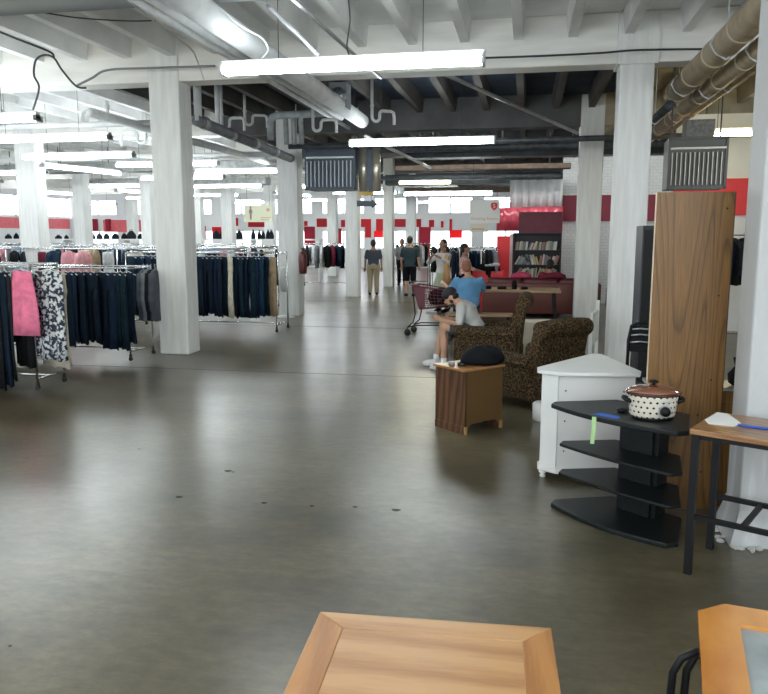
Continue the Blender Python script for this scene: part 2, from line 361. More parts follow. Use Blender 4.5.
for z in (1.40, 1.06, .76):
    x_ = -hw+t+.04; tilt = 0; nb = 0
    while x_ < hw-t-.09:
        w_ = random.choice((.8, 1, 1.3, 1.6)); h_ = random.uniform(.85, 1.15) if z < 1.4 else random.uniform(.8, 1.0)
        if nb % 6 == 0: tilt = random.choice((.1, .35, .5, .6, -.3, .45))
        o = bkp if first else copy_tree(bkp)
        if first: o.data.materials[0] = bm_[0]
        for s_o in [o]:
            s_o.material_slots[0].link = 'OBJECT'; s_o.material_slots[0].material = random.choice(bm_)
        o.location = (bcx+x_, 18.03, z+abs(sin(tilt))*.02); o.scale = (w_, 1, h_); o.rotation_euler = (0, tilt, 0)
        tag(o, 'worn book leaning on the %s shelf of the black bookcase' % rown[z], 'book', 'books on the %s shelf of the black bookcase' % rown[z])
        first = False; nb += 1; x_ += .034*w_/max(.75, cos(tilt))+.002
# ------------------------------------------------------------------ fluorescent lights
tubeW = mat('tube_glow', (1, 1, 1), .4, emit=(.90, .97, 1.0), es=29)
tubeY = mat('warm_tube_glow', (1, 1, 1), .4, emit=(1.0, .88, .45), es=29)
fixw = mat('fixture_enamel', (.62, .64, .65), .4)
def fixture(x, y, z, L=2.44, rz=0, warm=False, label='', group=None, up=True):
    r = empty('ceiling_light', (x, y, z), rz, label, 'light', group)
    h = L/2
    b = MB(); b.rings([[(xx, -.055, -.01), (xx, -.045, .09), (xx, .045, .09), (xx, .055, -.01)] for xx in (-h, h)])
    b.box((-h, -.10, -.035), (-h+.025, .10, .05)).box((h-.025, -.10, -.035), (h, .10, .05))
    b.build('housing', fixw, r)
    for s in (-1, 1):
        MB().tube([(-h+.025, s*.07, .0), (h-.025, s*.075, .0)], .022, 10).build('tube', tubeY if warm else tubeW, r, True)
    if up:
        for s in (-1, 1): MB().tube([(s*h*.55, 0, .06), (s*h*.55, 0, ZS-z)], .004, 5).build('hanger_rod', blackwire, r)
    return r
FX = [(-6.5, 4.3, 3.3, 2.44, 0, 1, 'warm tube light over the front left of the shop, above the picture'),
      (-1.665, 7.1, 3.3, 2.50, 0, 0, 'long twin tube light across the near bay, largest in view'),
      (-1.82, 13.05, 3.3, 2.50, 0, 0, 'second twin tube light behind the largest one, in the dark bay'),
      (-2.9, 21.7, 3.22, 1.5, 0, 1, 'yellow glowing tube light above the person in dark shorts'),
      (-2.15, 20.8, 2.85, 2.44, 0, 0, 'thin tube light above the white sign by the red booth'),
      (-7.75, 9.43, 3.3, 2.44, 0, 0, 'tube light cut by the left edge, nearest of the left cluster'),
      (-7.88, 11.45, 3.3, 2.44, 0, 0, 'long tube light on the left whose left end leaves the picture'),
      (-8.9, 14.05, 3.3, 2.44, 0, 0, 'tube light left of the first left column, third down'),
      (-7.95, 15.99, 3.3, 2.44, 0, 0, 'tube light passing behind the first left column'),
      (-7.0, 18.1, 3.3, 2.44, 0, 0, 'tube light ending at the second left column'),
      (3.14, 12.8, 3.3, 1.0, 0, 1, 'short warm tube light between the right heater and near column')]
for x, y, z, L, rz, w, lb in FX: fixture(x, y, z, L, rz, w, lb)
for x, y, L, rz in ((-12.6, 14.2, 2.44, 0), (-13.2, 17.5, 2.44, 0), (-9.4, 19.8, 2.44, 0), (-13.2, 22.6, 2.44, 0), (-16.4, 20.0, 2.44, 0), (-9.6, 23.4, 2.44, 0), (-7.1, 24.2, 2.44, 1.2), (-14, 26, 2.44, 1.3), (-17.5, 26, 2.44, 1.3), (-12.4, 28.5, 2.44, 0), (-9.0, 28.5, 2.44, 1.3), (-15.6, 30, 2.44, 0), (-6.0, 28, 2.44, 0), (-9.2, 33.5, 2.44, 0), (-13, 35, 2.44, 0), (-3, 28, 2.44, 0), (-17, 16, 2.44, 0), (-10.6, 16.9, 2.44, 1.35), (-14.6, 12.4, 2.44, 0), (-22, 36, 2.44, 0), (-17.5, 36.5, 2.44, 0), (-8, 36.5, 2.44, 0), (-4.5, 36.5, 2.44, 0), (-1, 36, 2.44, 0), (-21, 24, 2.44, 1.3), (-23, 31, 2.44, 1.4)):  # the tubes closest to the back wall are added to brighten it
    fixture(x, y, 3.3, L, rz, 0, 'white tube light among the many over the far racks, some added to brighten the back wall', 'tube lights over the far left racks')
for x, y in ((4.5, 7.5), (3.0, 1.5), (-2.2, 1.2), (5.4, 16.8), (-2.6, 18.2), (-.2, 18.2), (2.6, 18.2)):  # last three are added fill, hidden behind the beam to brighten the deep centre
    fixture(x, y, 4.22 if y == 18.2 else 3.3, 2.44, 0, 0, 'white tube light over the shop front, with hidden ones added as fill over the centre', 'tube lights over the shop front')
# ------------------------------------------------------------------ pipes and cables
def pipe(name, pts, r, m, label, cat='pipe', parts=None, n=14):
    o = MB().tube(pts, r, n).build(name, m, None, True); tag(o, label, cat); return o
# pair of tan insulated pipes at right
for (x, z, r, y0, y1, lb) in ((1.92, 3.66, .14, 3.0, 11.2, 'fat tan insulated pipe hung above the right aisle'), (2.22, 3.58, .10, 3.0, 15.4, 'thinner tan pipe running beside the fat insulated pipe'), (2.45, 3.60, .05, 3.0, 15.6, 'slim tan pipe outermost of the right hand pipes'), (1.78, 3.42, .06, 10.6, 15.7, 'dark slim pipe below the end of the fat insulated pipe')):
    r_ = empty('insulated_pipe', (x, y0, z), 0, lb, 'pipe')
    MB().tube([(0, 0, 0), (0, y1-y0, 0)], r, 20).build('pipe', darkpipe if 'dark' in lb else tan, r_, True)
    if r > .09:
        y = .6
        while y < y1-y0:
            MB().tube([(0, y, 0), (0, y+.035, 0)], r+.008, 20).build('band', mat('cream_band', (.62, .55, .40), .5), r_); y += 1.05
    y = 1.2
    while y < y1-y0:
        MB().tube([(0, y, r), (0, y, ZS-z)], .008, 6).tube([(0, y, r), (.7*r, y, .7*r), (r+.02, y, 0), (.7*r, y, -.7*r), (0, y, -r-.02), (-.7*r, y, -.7*r), (-r-.02, y, 0), (-.7*r, y, .7*r), (0, y, r)], .012, 6).build('hanger', whitepipe, r_); y += 2.1
MB_ = MB().box((1.5, 6.9, 4.05), (4.2, 6.98, 4.12)); tag(MB_.build('support_bar', paintB), 'white bar crossing above the fat tan pipe', 'bar')
# left white pipes running away from the camera
pipe('white_pipe', [(-2.92, 3.4, 3.74), (-2.92, 13.4, 3.74)], .12, whitepipe, 'fat white pipe left of the largest tube light')
pipe('white_pipe', [(-3.2, 3.4, 3.75), (-3.2, 13, 3.75)], .05, whitepipe, 'thin white pipe just left of the fat white pipe')
pipe('white_pipe', [(-3.42, 3.4, 3.78), (-3.42, 14.5, 3.78)], .035, whitepipe, 'slim white conduit outermost left beside the fat white pipe')
pipe('conduit', [(-2.3, 5.2, 3.95), (-2.0, 9.6, 3.82), (-1.95, 10.1, 3.80)], .022, steel, 'thin grey conduit slanting right above the largest tube light')
pipe('grey_pipe', [(-20, 7.35, 4.11), (-2.0, 7.35, 4.11)], .10, mat('grey_pipe_paint', (.30, .32, .33), .6), 'grey painted pipe crossing the ceiling at the top left')
# sloping drain between the first two left columns
dr = empty('drain_pipe', (-5.0, 11.1, 3.48), 0, 'sloping grey drain pipe between the first two left columns', 'pipe')
MB().tube([(0, 0, 0), (.02, 4.7, -.12)], .085, 16).build('pipe', mat('grey_cast_iron', (.17, .18, .19), .5, var=.2), dr, True)
for k_ in range(4): MB().tube([(.005*k_, .2+1.1*k_, -.028*k_), (.005*k_, .32+1.1*k_, -.031*k_)], .10, 16).build('coupling', steel, dr, True)
MB().tube([(0, .05, 0), (0, .05, .72)], .06, 12).build('riser', whitepipe, dr, True)
MB().tube([(0, .8, 0), (0, .8, .7)], .04, 12).build('riser', whitepipe, dr, True)
hp = empty('elbow_pipe', (-4.55, 13.2, 3.85), 0, 'light horizontal pipe with an elbow left of the second left column', 'pipe')
MB().tube([(0, 0, -.42), (0, 0, -.1), (.04, 0, -.03), (.12, 0, 0), (1.6, 0, .03)], .065, 14).build('pipe', mat('weathered_pipe', (.36, .39, .40), .5, var=.2), hp, True)
for q in (.28, .42, .56): MB().tube([(q, 0, 0), (q, .05, -.5)], .045, 12).build('branch', mat('weathered_pipe', (.3, .3, .3)), hp, True)
# white P-traps
def trap(x, y, z, s=1, rz=0, lb=''):
    r = empty('drain_trap', (x, y, z), rz, lb, 'drain trap'); r.scale = (s, s, s)
    pts = [(0, 0, (ZS-z)/s), (0, 0, .05)]+[(.12-.12*cos(a), 0, -.12*sin(a)+.03) for a in [pi*i/8 for i in range(1, 8)]]+[(.24, 0, .03), (.24, 0, .10)]+[(.24+.1-.1*cos(a), 0, .12+.1*sin(a)) for a in [pi/2*i/4 for i in range(1, 5)]]+[(.6, 0, .22), (.68, 0, .18), (.70, 0, .05), (.70, 0, -.15)]
    MB().tube(pts, .045, 10).build('trap_pipe', whitepipe, r, True)
    MB().tube([(0, 0, .3), (0, 0, .36)], .06, 10).build('coupling', whitepipe, r, True)
    return r
for x_, y_, Y, s, rz, lb in ((313, 128, 13, .6, 0, 'white drain trap just right of the second left column, above the heater'), (372, 118, 12, .55, .6, 'round white drain trap right of the round fan, under the beam'), (44, 96, 13.2, .8, pi, 'white drain trap over the left lights, leftmost'), (108, 120, 13.4, .75, pi, 'white drain trap over the left lights, in the middle'), (146, 140, 15, .8, pi, 'white drain trap beside the first left column'), (222, 126, 13, .6, 0, 'white drain trap behind the sloping drain pipe'), (245, 122, 14, .6, .4, 'white drain trap below the elbow pipe')):
    p = at(x_, y_, Y); trap(p.x, p.y, p.z, s, rz, lb)
# black cable looping down from the beam
def wire(px, r, m, lb, nm='cable'):
    pts = [at(a, b_, Y) for a, b_, Y in px]
    # smooth by catmull-rom
    out = []
    for i in range(len(pts)-1):
        p0, p1, p2, p3 = pts[max(i-1, 0)], pts[i], pts[i+1], pts[min(i+2, len(pts)-1)]
        for k_ in range(8):
            t = k_/8; out.append(.5*((2*p1)+(p2-p0)*t+(2*p0-5*p1+4*p2-p3)*t*t+(3*p1-p0-3*p2+p3)*t**3))
    out.append(pts[-1]); o = MB().tube(out, r, 6).build(nm, m, None, True); tag(o, lb, 'cable'); return o
wire([(33, 110, 9.9), (39, 88, 9.9), (34, 75, 9.9), (36, 60, 9.9), (45, 55, 9.9), (54, 58, 9.9), (62, 70, 9.9), (76, 86, 9.9), (86, 88, 9.9)], .014, blackwire, 'black cable looping down the left beam')
wire([(-15, 26, 8.5), (20, 40, 9.4), (50, 52, 9.9), (54, 58, 9.88)], .015, blackwire, 'black cable running in from the top left corner')
wire([(76, 86, 9.92), (92, 78, 9.95), (108, 70, 9.95), (150, 68, 9.95), (215, 66, 9.95)], .016, mat('grey_conduit', (.25, .26, .27), .5), 'grey conduit rising along the left beam')
wire([(482, 58, 9.95), (540, 56, 9.95), (600, 53, 9.9), (640, 50, 9.9), (720, 49, 9.95)], .013, blackwire, 'dark cable along the right half of the beam')
wire([(40, 12, 7.6), (80, 18, 8), (130, 21, 8.5), (165, 20, 9)], .008, blackwire, 'thin cable sagging under the top left joists')
wire([(268, 5, 6.6), (285, 22, 7.0), (300, 36, 7.2), (318, 55, 7.4)], .022, mat('flex_conduit', (.28, .29, .3), .4), 'grey flexible conduit dropping to the largest tube light')
wire([(348, -4, 7.1), (350, 20, 7.1), (347, 45, 7.1), (349, 55, 7.12)], .007, blackwire, 'wavy black wire down to the largest tube light')
wire([(128, 0, 7), (165, 30, 8.2), (190, 48, 9.4), (197, 60, 9.9), (204, 80, 9.95)], .01, whitepipe, 'white conduit bending down left of the first beam pipes')
wire([(210, 0, 6.8), (240, 25, 7), (262, 38, 7.3), (268, 50, 7.5), (262, 58, 7.6)], .01, whitepipe, 'thin white tube curling near the fat white pipe')
wire([(180, 10, 6.8), (210, 20, 7.6), (245, 33, 8.6), (270, 55, 9.6)], .012, whitepipe, 'thin white pipe crossing the fat white pipe at the top')
# round fan housing on the dark bay
fan = empty('vent_fan', at(338, 95, 11.6), 0, 'round vent fan in a light box under the beam behind the tube light', 'fan')
MB().box((-.16, .05, -.17), (.12, .35, .2)).build('housing', mat('fan_box', (.33, .36, .39), .5), fan)
MB().tube([(0, -.02, 0), (0, .06, 0)], .12, 24).build('fan_ring', steel, fan, True)
for i in range(5):
    a = i*2*pi/5; MB().box((-.02, -.04, .01), (.02, -.03, .10), M4.Rotation(a, 4, 'Y')).build('blade', darkpipe, fan)
# ------------------------------------------------------------------ unit heaters
def heater(loc, w, h, d, rz, lb, body, fin):
    r = empty('unit_heater', loc, rz, lb, 'heater')
    b = MB(); t = .035
    b.box((-w/2, 0, 0), (w/2, t, t)).box((-w/2, 0, h-t), (w/2, t, h)).box((-w/2, 0, 0), (-w/2+t, t, h)).box((w/2-t, 0, 0), (w/2, t, h))
    b.box((-w/2+.01, .03, .01), (w/2-.01, d, h-.01)); b.build('casing', body, r)
    n = 12; hh = h*.70
    for i in range(n):
        xx = -w/2+.07+(w-.14)*i/(n-1)
        MB().box((xx-.022, -.03, .06), (xx-.010, .03, hh), None).build('louvre', fin, r)
    MB().box((-w/2+.03, -.02, h*.76), (w/2-.03, .03, h*.80)).build('bar', fin, r)
    for s in (-1, 1): MB().tube([(s*w*.42, d*.5, h), (s*w*.42, d*.5, ZS-loc[2])], .01, 6).build('hanger_rod', darkpipe, r)
    return r
hb = mat('heater_casing', (.045, .06, .08), .4, .3); hf = mat('heater_fin', (.45, .49, .52), .3, .6)
p = at(330, 190, 14.6); h_ = heater((p.x, 14.6, p.z), 1.02, .80, .7, 0, 'dark louvred unit heater hung beside the second left column', hb, hf)
for xx, m_ in ((.60, 'brushed'), (.86, 'brushed')): MB().lathe([(.09, -.02), (.09, .84)], 14, (xx, .35, 0)).build('side_duct', mat('warm_galvanised', (.45, .42, .34), .3, .6), h_, True)
MB().box((.66, .30, .0), (.80, .7, .82)).build('side_box', hb, h_)
p = at(696, 189, 11.6); h2 = heater((p.x, 11.6, p.z), .80, .73, .6, -.04, 'grey louvred unit heater hung above the tall oak panel', mat('heater_casing_grey', (.10, .10, .09), .45, .3), mat('heater_fin_warm', (.42, .39, .33), .35, .5))
p = at(689, 140, 11.8); MB().box((-.16, .1, .74), (.22, .5, .98)).build('control_box', mat('mottled_box', (.2, .2, .18), .6, var=.3, scale=20), h2)
# ducts in the dark centre bays
dk = mat('dark_duct', (.05, .06, .065), .5, .4, var=.3, scale=3)
for x0, x1, y, z, w, h, m_, lb in ((-2.8, 5, 17.5, 3.50, .5, .28, dk, 'long dark duct crossing the bay behind the second tube light'), (-3.3, 1.0, 19.0, 3.35, .35, .12, mat('brown_beam', (.16, .11, .08), .8, var=.2), 'brown timber strip below the dark duct'), (-4.4, 2.0, 23.5, 3.3, .5, .3, dk, 'dark duct above the hanging price sign'), (-6.2, -2.6, 28.5, 3.25, .6, .35, mat('grey_duct', (.3, .31, .3), .5, .5, var=.2), 'grey duct over the centre aisle, deep in the shop'), (-19, -5.5, 20.2, 3.55, .5, .25, mat('grey_duct', (.3,)*3), 'long grey duct over the left racks'), (-16, -9, 25.5, 3.5, .5, .25, mat('grey_duct', (.3,)*3), 'short grey duct over the far left racks'), (-4.2, -.4, 26, 3.2, .4, .16, mat('brown_beam', (.1,)*3), 'brown timber strip deep over the centre aisle')):
    o = empty('duct', (x0, y, z), 0, lb, 'duct')
    MB().box((0, 0, 0), (x1-x0, w, h), None, .01).build('duct_body', m_, o)
    xx = .6
    while xx < x1-x0:
        MB().box((xx, -.012, -.012), (xx+.03, w+.012, h+.012)).build('seam_collar', m_, o)
        MB().tube([(xx, w/2, h), (xx, w/2, ZS-z)], .012, 6).build('hanger_rod', darkpipe, o); xx += 1.6
pipe('ceiling_pipe', [(-4.6, 14.4, 3.45), (6, 14.4, 3.5)], .05, darkpipe, 'dark pipe just behind the second tube light')
pipe('ceiling_pipe', [(-4.6, 16.6, 3.6), (5, 16.6, 3.62)], .08, darkpipe, 'thick dark pipe crossing above the long dark duct')
pipe('ceiling_pipe', [(-4.4, 20.2, 3.25), (1.5, 20.2, 3.25)], .06, darkpipe, 'dark pipe below the brown timber strip')
pipe('ceiling_pipe', [(-1.2, 10.7, 3.95), (.9, 15.4, 3.7)], .03, steel, 'steel pipe slanting under the dark joists')
pipe('ceiling_pipe', [(-25.5, 12.3, 3.65), (-5.4, 12.3, 3.65)], .05, whitepipe, 'white pipe crossing above the left lights')
pipe('ceiling_pipe', [(-25.5, 17, 3.6), (-5.4, 17, 3.6)], .06, whitepipe, 'white pipe crossing farther over the left lights')
pipe('ceiling_pipe', [(-6.6, 10.8, 3.6), (-6.4, 20, 3.55)], .07, whitepipe, 'white pipe running away left of the first column')
pipe('ceiling_pipe', [(-2.9, 13.6, 3.5), (-2.4, 19, 3.4)], .035, whitepipe, 'slim white pipe running away past the heater')
for x_, lb in ((2.65, 'first'), (2.9, 'second'), (3.2, 'third')):
    pipe('ceiling_conduit', [(x_, 15.2, ZS), (x_, 15.2, 3.3)], .012, darkpipe, 'thin vertical conduit behind the right heater, %s from the left' % lb)
pipe('standpipe', [(1.52, 10.9, ZB+.3), (1.52, 10.9, 2.35)], .05, darkpipe, 'dark vertical pipe right of the near right column of the beam')
# dark arrow sign + hazard sign by the heater
sg = MB(); p = at(357, 204, 20.3)
sg.rings([[(p.x+a_*.55, y_, p.z+b__*.13) for a_, b__ in ((-.0, -.5), (0, .75), (.72, .55), (.78, .85), (1.05, -.05), (.78, -.85), (.72, -.5))] for y_ in (20.28, 20.32)])
ar_ = sg.build('arrow_sign', mat('slate_sign', (.07, .09, .11), .6))
for dx in (.1, .4): MB().tube([(p.x+dx, 20.3, p.z+.05), (p.x+dx, 20.3, ZS)], .005, 5).build('hanger_wire', blackwire, ar_)
tag(ar_, 'dark slate arrow shaped sign between two columns', 'sign')
p = at(367, 193, 19.8)
yt_ = MB().box((p.x-.2, 19.8, p.z-.05), (p.x+.17, 19.84, p.z+.05)).build('yellow_sign', mat('ochre', (.55, .36, .05), .6))
for dx in (-.15, .12): MB().tube([(p.x+dx, 19.82, p.z+.04), (p.x+dx, 19.82, ZS)], .005, 5).build('hanger_wire', blackwire, yt_)
tag(yt_, 'ochre yellow sign under the heater, above the arrow sign', 'sign')
# ------------------------------------------------------------------ hanging signs
def text(s, size, m, parent, loc, ext=.002, align='CENTER'):
    c = bpy.data.curves.new('lettering', 'FONT'); c.body = s; c.size = size; c.extrude = ext; c.align_x = align; c.align_y = 'CENTER'
    o = bpy.data.objects.new('lettering', c); COL.objects.link(o); o.parent = parent; o.location = loc; o.rotation_euler = (pi/2, 0, 0); c.materials.append(m)
    dg = bpy.context.evaluated_depsgraph_get(); me = bpy.data.meshes.new_from_object(o.evaluated_get(dg)); n_ = bpy.data.objects.new('lettering', me); COL.objects.link(n_)
    n_.parent = parent; n_.location = loc; n_.rotation_euler = (pi/2, 0, 0); bpy.data.objects.remove(o); return n_
a = at(470, 200, 18.0); b_ = at(499.5, 223, 18.0); sw = b_.x-a.x; sh = a.z-b_.z
sn = empty('hanging_sign', ((a.x+b_.x)/2, 18.0, b_.z), 0, 'white hanging sign with a small red shield beside the red booth', 'sign')
signw = mat('sign_white', (.92, .92, .86), .5)
MB().box((-sw/2, 0, 0), (sw/2, .03, sh)).build('board', signw, sn)
MB().rings([[(sw/2-.13+x_*.075, y_, sh-.15+z_*.09) for x_, z_ in ((-1, .8), (0, 1), (1, .8), (1, -.2), (.55, -.75), (0, -1.05), (-.55, -.75), (-1, -.2))] for y_ in (-.012, -.002)]).build('shield', red, sn)
text('S', .13, signw, sn, (sw/2-.13, -.016, sh-.15))
text('Dressing Rooms', .095, mat('pale_orange_letters', (.72, .40, .25), .6), sn, (0, -.004, .10))
for s in (-1, 1): MB().tube([(s*sw*.4, .015, sh), (s*sw*.4, .015, 2.83)], .005, 5).build('hanger_wire', blackwire, sn)
s2 = MB(); a = at(470, 224, 18.0); b_ = at(488, 232, 18.0)
s2o = empty('hanging_sign', ((a.x+b_.x)/2, 18.05, b_.z), 0, 'smaller cream sign just under the white shield sign', 'sign')
MB().box((-(b_.x-a.x)/2, 0, 0), ((b_.x-a.x)/2, .02, a.z-b_.z)).build('board', mat('sign_cream', (.78, .76, .62), .5), s2o)
MB().box((-.17, -.006, .05), (.12, -.001, .085)).build('printed_line', mat('pale_orange_letters', (.7, .4, .3)), s2o)
a = at(244, 205.5, 26); b_ = at(272.5, 222, 26); sw = b_.x-a.x; sh = a.z-b_.z
s3 = empty('hanging_sign', ((a.x+b_.x)/2, 26, b_.z), 0, 'pale yellow hanging sign showing a small standing figure, over the left racks', 'sign')
MB().box((-sw/2, 0, 0), (sw/2, .03, sh)).build('board', mat('sign_yellow', (.66, .66, .48), .5), s3)
MB().lathe([(.01, .09), (.03, .09), (.04, .3), (.055, .32), (.07, .36), (.05, .44), (.02, .46), (.035, .50), (.03, .54), (.01, .56)], 10, (-.28, -.01, 0), 1, .3).build('printed_figure', mat('print_figure', (.25, .16, .16), .6), s3)
MB().ball((sw/2-.16, -.005, sh-.16), (.07, .01, .06)).build('emblem', mat('print_emblem', (.5, .35, .25), .6), s3)
MB().box((.1, -.006, .14), (sw/2-.06, -.001, .17)).box((.1, -.006, .07), (sw/2-.12, -.001, .10)).build('printed_line', mat('print_emblem', (.5,)*3), s3)
for s in (-1, 1): MB().tube([(s*sw*.4, .015, sh), (s*sw*.4, .015, ZS-b_.z)], .006, 5).build('hanger_wire', blackwire, s3)
# ------------------------------------------------------------------ clothes racks
rubber = mat('rubber', (.015, .015, .015), .6)
def rack(loc, L, D, z, label, group=None, rz=0, low=.14):
    r = empty('clothes_rack', loc, rz, label, 'clothes rack', group)
    for s in (-1, 1):
        MB().tube([(-L/2, s*D/2, z), (L/2, s*D/2, z)], .014, 8).build('rail', chrome, r, True)
        for e in (-1, 1): MB().tube([(e*L/2, s*D/2, .08), (e*L/2, s*D/2, z)], .014, 8).build('post', chrome, r, True)
        for e in (-1, 1):
            w = MB().tube([(e*L/2, s*D/2-.012, .035), (e*L/2, s*D/2+.012, .035)], .028, 12).box((e*L/2-.012, s*D/2-.02, .05), (e*L/2+.012, s*D/2+.02, .1)).build('caster', rubber, r)
    for e in (-1, 1):
        MB().tube([(e*L/2, -D/2, low), (e*L/2, D/2, low)], .014, 8).build('foot_bar', chrome, r, True)
        MB().tube([(e*L/2, -D/2, z-.01), (e*L/2, D/2, z-.01)], .012, 8).build('top_bar', chrome, r, True)
    MB().tube([(-L/2, 0, low), (L/2, 0, low)], .014, 8).build('base_bar', chrome, r, True)
    return r
hangm = mat('hanger_plastic', (.62, .65, .68), .3)
def hanger(par, w=.2):
    h = MB().tube([(0, -w, -.10), (0, 0, -.045), (0, w, -.10)], .006, 5)
    h.tube([(0, 0, -.045), (0, 0, -.01), (0, -.014, .0), (0, -.016, .014), (0, 0, .024), (0, .016, .014)], .0035, 5)
    return h.build('hanger', hangm, par)
def garment_mesh(kind, seed):
    rnd = random.Random(seed); b = MB(); N = 28
    def loft(prof, y0=0, folds=5, amp=.25):
        ph = rnd.uniform(0, 6); R = []
        for z, w, t in prof:
            f_ = min(1, (prof[0][0]-z)*3)
            R.append([(t*sin(a)*(1+amp*f_*sin(folds*a+ph))+.012*f_*sin(3*a+z*3+ph), y0+w*cos(a)*(1+.05*f_*sin(folds*a+ph+1)), z+ (.012*sin(2*a+ph) if z == prof[-1][0] else 0)) for a in [2*pi*k/N for k in range(N)]])
        b.rings(R)
    if kind == 'trousers':
        l = rnd.uniform(.97, 1.04)
        loft([(-.07, .17, .028), (-.12, .18, .035), (-.28, .19, .045), (-.36, .175, .04)], folds=4)
        for s in (-1, 1): loft([(-.30, .085, .032), (-.5, .085, .03), (-.85*l, .085, .028), (-1.1*l, .095, .028)], s*.088, 3)
    elif kind == 'folded_trousers':
        loft([(-.07, .15, .03), (-.2, .15, .035), (-.5, .13, .032), (-.85, .12, .03), (-1.08, .14, .034)], folds=6)
    elif kind == 'top':
        loft([(-.045, .05, .022), (-.07, .14, .04), (-.11, .21, .045), (-.25, .20, .055), (-.5, .21, .05), (-.72, .23, .05)], folds=5)
        for s in (-1, 1):
            b.tube([(0, s*.17, -.10), (.01, s*.23, -.22), (.0, s*.25, -.42), (.01, s*.24, -.58)], [.05, .05, .045, .04], 10, sy=.7)
    elif kind == 'dress':
        loft([(-.05, .05, .02), (-.08, .15, .035), (-.2, .16, .045), (-.42, .13, .04), (-.7, .19, .055), (-1.12, .26, .07)], folds=7, amp=.35)
    else:
        loft([(-.07, .12, .025), (-.1, .125, .03), (-.3, .15, .04), (-.55, .17, .045), (-.84, .185, .05)], folds=6, amp=.3)
    return b
fabn = {}
def fab(name, c, var=.15, **k): return mat('fabric_'+name, c, .85, var=var, scale=12, spec=.2, **k)
def proto(kind, nm, seed, m):
    b = garment_mesh(kind, seed); o = b.build(nm, m, None, True); hanger(o)
    o.material_slots[0].link = 'OBJECT'; return o
PR = {}; USED = set()
def garment(kind, loc, rz, m, label, group=None, sz=1.0, seed=0, name=None, cat=None, sy=1):
    key = (kind, seed)
    nm = name or {'trousers': 'trousers', 'folded_trousers': 'trousers', 'top': 'shirt', 'dress': 'dress', 'skirt': 'skirt'}[kind]
    if key not in PR: PR[key] = proto(kind, nm, seed*7+hash_(kind), m); o = PR[key]
    else: o = copy_tree(PR[key]); o.name = nm
    for ch in o.children: pass
    o.material_slots[0].link = 'OBJECT'; o.material_slots[0].material = m
    o.location = loc; o.rotation_euler = (0, 0, rz); o.scale = (1, sy, sz)
    return tag(o, label, cat or nm, group)
def hash_(s): return sum(ord(c_) for c_ in s)
navy = fab('navy', (.005, .014, .028)); navy2 = fab('navy_blue', (.008, .020, .045)); blk = fab('black', (.005, .0055, .007)); char = fab('charcoal', (.014, .018, .024))
denim = fab('denim', (.010, .034, .065)); creamf = fab('cream', (.62, .57, .45)); whitef = fab('white', (.65, .66, .66)); pinkf = fab('pink', (.78, .20, .33)); greyf = fab('grey', (.22, .24, .26))
tanf = fab('tan', (.35, .25, .15)); tealf = fab('teal', (.006, .022, .034)); burg = fab('burgundy', (.16, .02, .04)); rosef = fab('rose', (.6, .3, .33)); greyf2 = fab('mid_grey', (.10, .11, .13)); lblue = fab('light_blue', (.28, .40, .55))
paisley = mat('fabric_paisley', (.02, .03, .06), .85, col2=(.62, .65, .66), scale=26, lo=.49, hi=.52)
# nearest rack, cut by the left edge
rack((-6.7, 7.72, 0), 2.6, .5, 1.42, 'nearest clothes rack, cut by the left edge, pink and patterned clothes at its end')
R1 = [('skirt', -5.44, 1.2, pinkf, 'long pink skirt hanging at the end of the nearest rack', 0, .92), ('trousers', -5.16, 1.25, paisley, 'blue and white patterned trousers hanging at the end of the nearest rack', 0, .98),
      ('trousers', -5.24, 1.2, creamf, 'cream trousers hanging behind the patterned trousers on the nearest rack', 1, 1.04), ('trousers', -5.58, 1.0, blk, 'black trousers hanging just behind the pink skirt', 0, 1.08)]
for k_, x, a, m, lb, sd, sz in R1: garment(k_, (x, {'pink': 7.38, 'blue': 7.43, 'cream': 7.62, 'black': 7.55}[lb.split()[1] if lb.startswith('long') else lb.split()[0]], 1.425), a, m, lb, None, sz, sd, sy=1.4 if k_ == 'skirt' else 1.35)
for i, x in enumerate([-5.72, -5.80, -5.89, -5.98, -6.07, -6.16, -6.26, -6.38, -6.5]):
    garment('trousers' if i % 3 else 'folded_trousers', (x, 7.47, 1.425), .95+.15*random.random(), (char, navy, blk, navy2)[i % 4], 'dark trousers packed at the left end of the nearest rack', 'dark trousers on the nearest rack', 1.2+.02*(i % 3), i % 3)
for i, x in enumerate([-5.9, -6.1, -6.3, -6.5]):
    garment('top', (x, 7.97, 1.425), .2*random.random(), (lblue, greyf, navy, whitef)[i], 'shirt on the rear rail of the nearest rack', 'shirts on the rear rail of the nearest rack', 1, 0)
# second rack : long row of dark trousers
rack((-7.15, 9.85, 0), 3.5, .66, 1.30, 'second clothes rack from the camera, full of dark trousers, left of the first column')
for i in range(33):
    x = -8.75+i*.105
    garment('trousers' if i % 2 else 'folded_trousers', (x, 9.52+random.uniform(-.02, .02), 1.305), random.uniform(.85, 1.15), random.choice((navy, navy, tealf, navy2, navy, tealf)), 'dark navy trousers in the long row on the second rack', 'dark trousers on the second rack', random.uniform(.95, 1.02), i % 3)
for i in range(4):
    garment('top', (-5.30+i*.06-.2, 10.18, 1.305), .2, (greyf2, greyf, char, greyf2)[i], '%s shirt at the right end of the second rack, beside the first column' % ('mid grey', 'pale grey', 'charcoal', 'slate grey')[i], None, 1.1, 0)
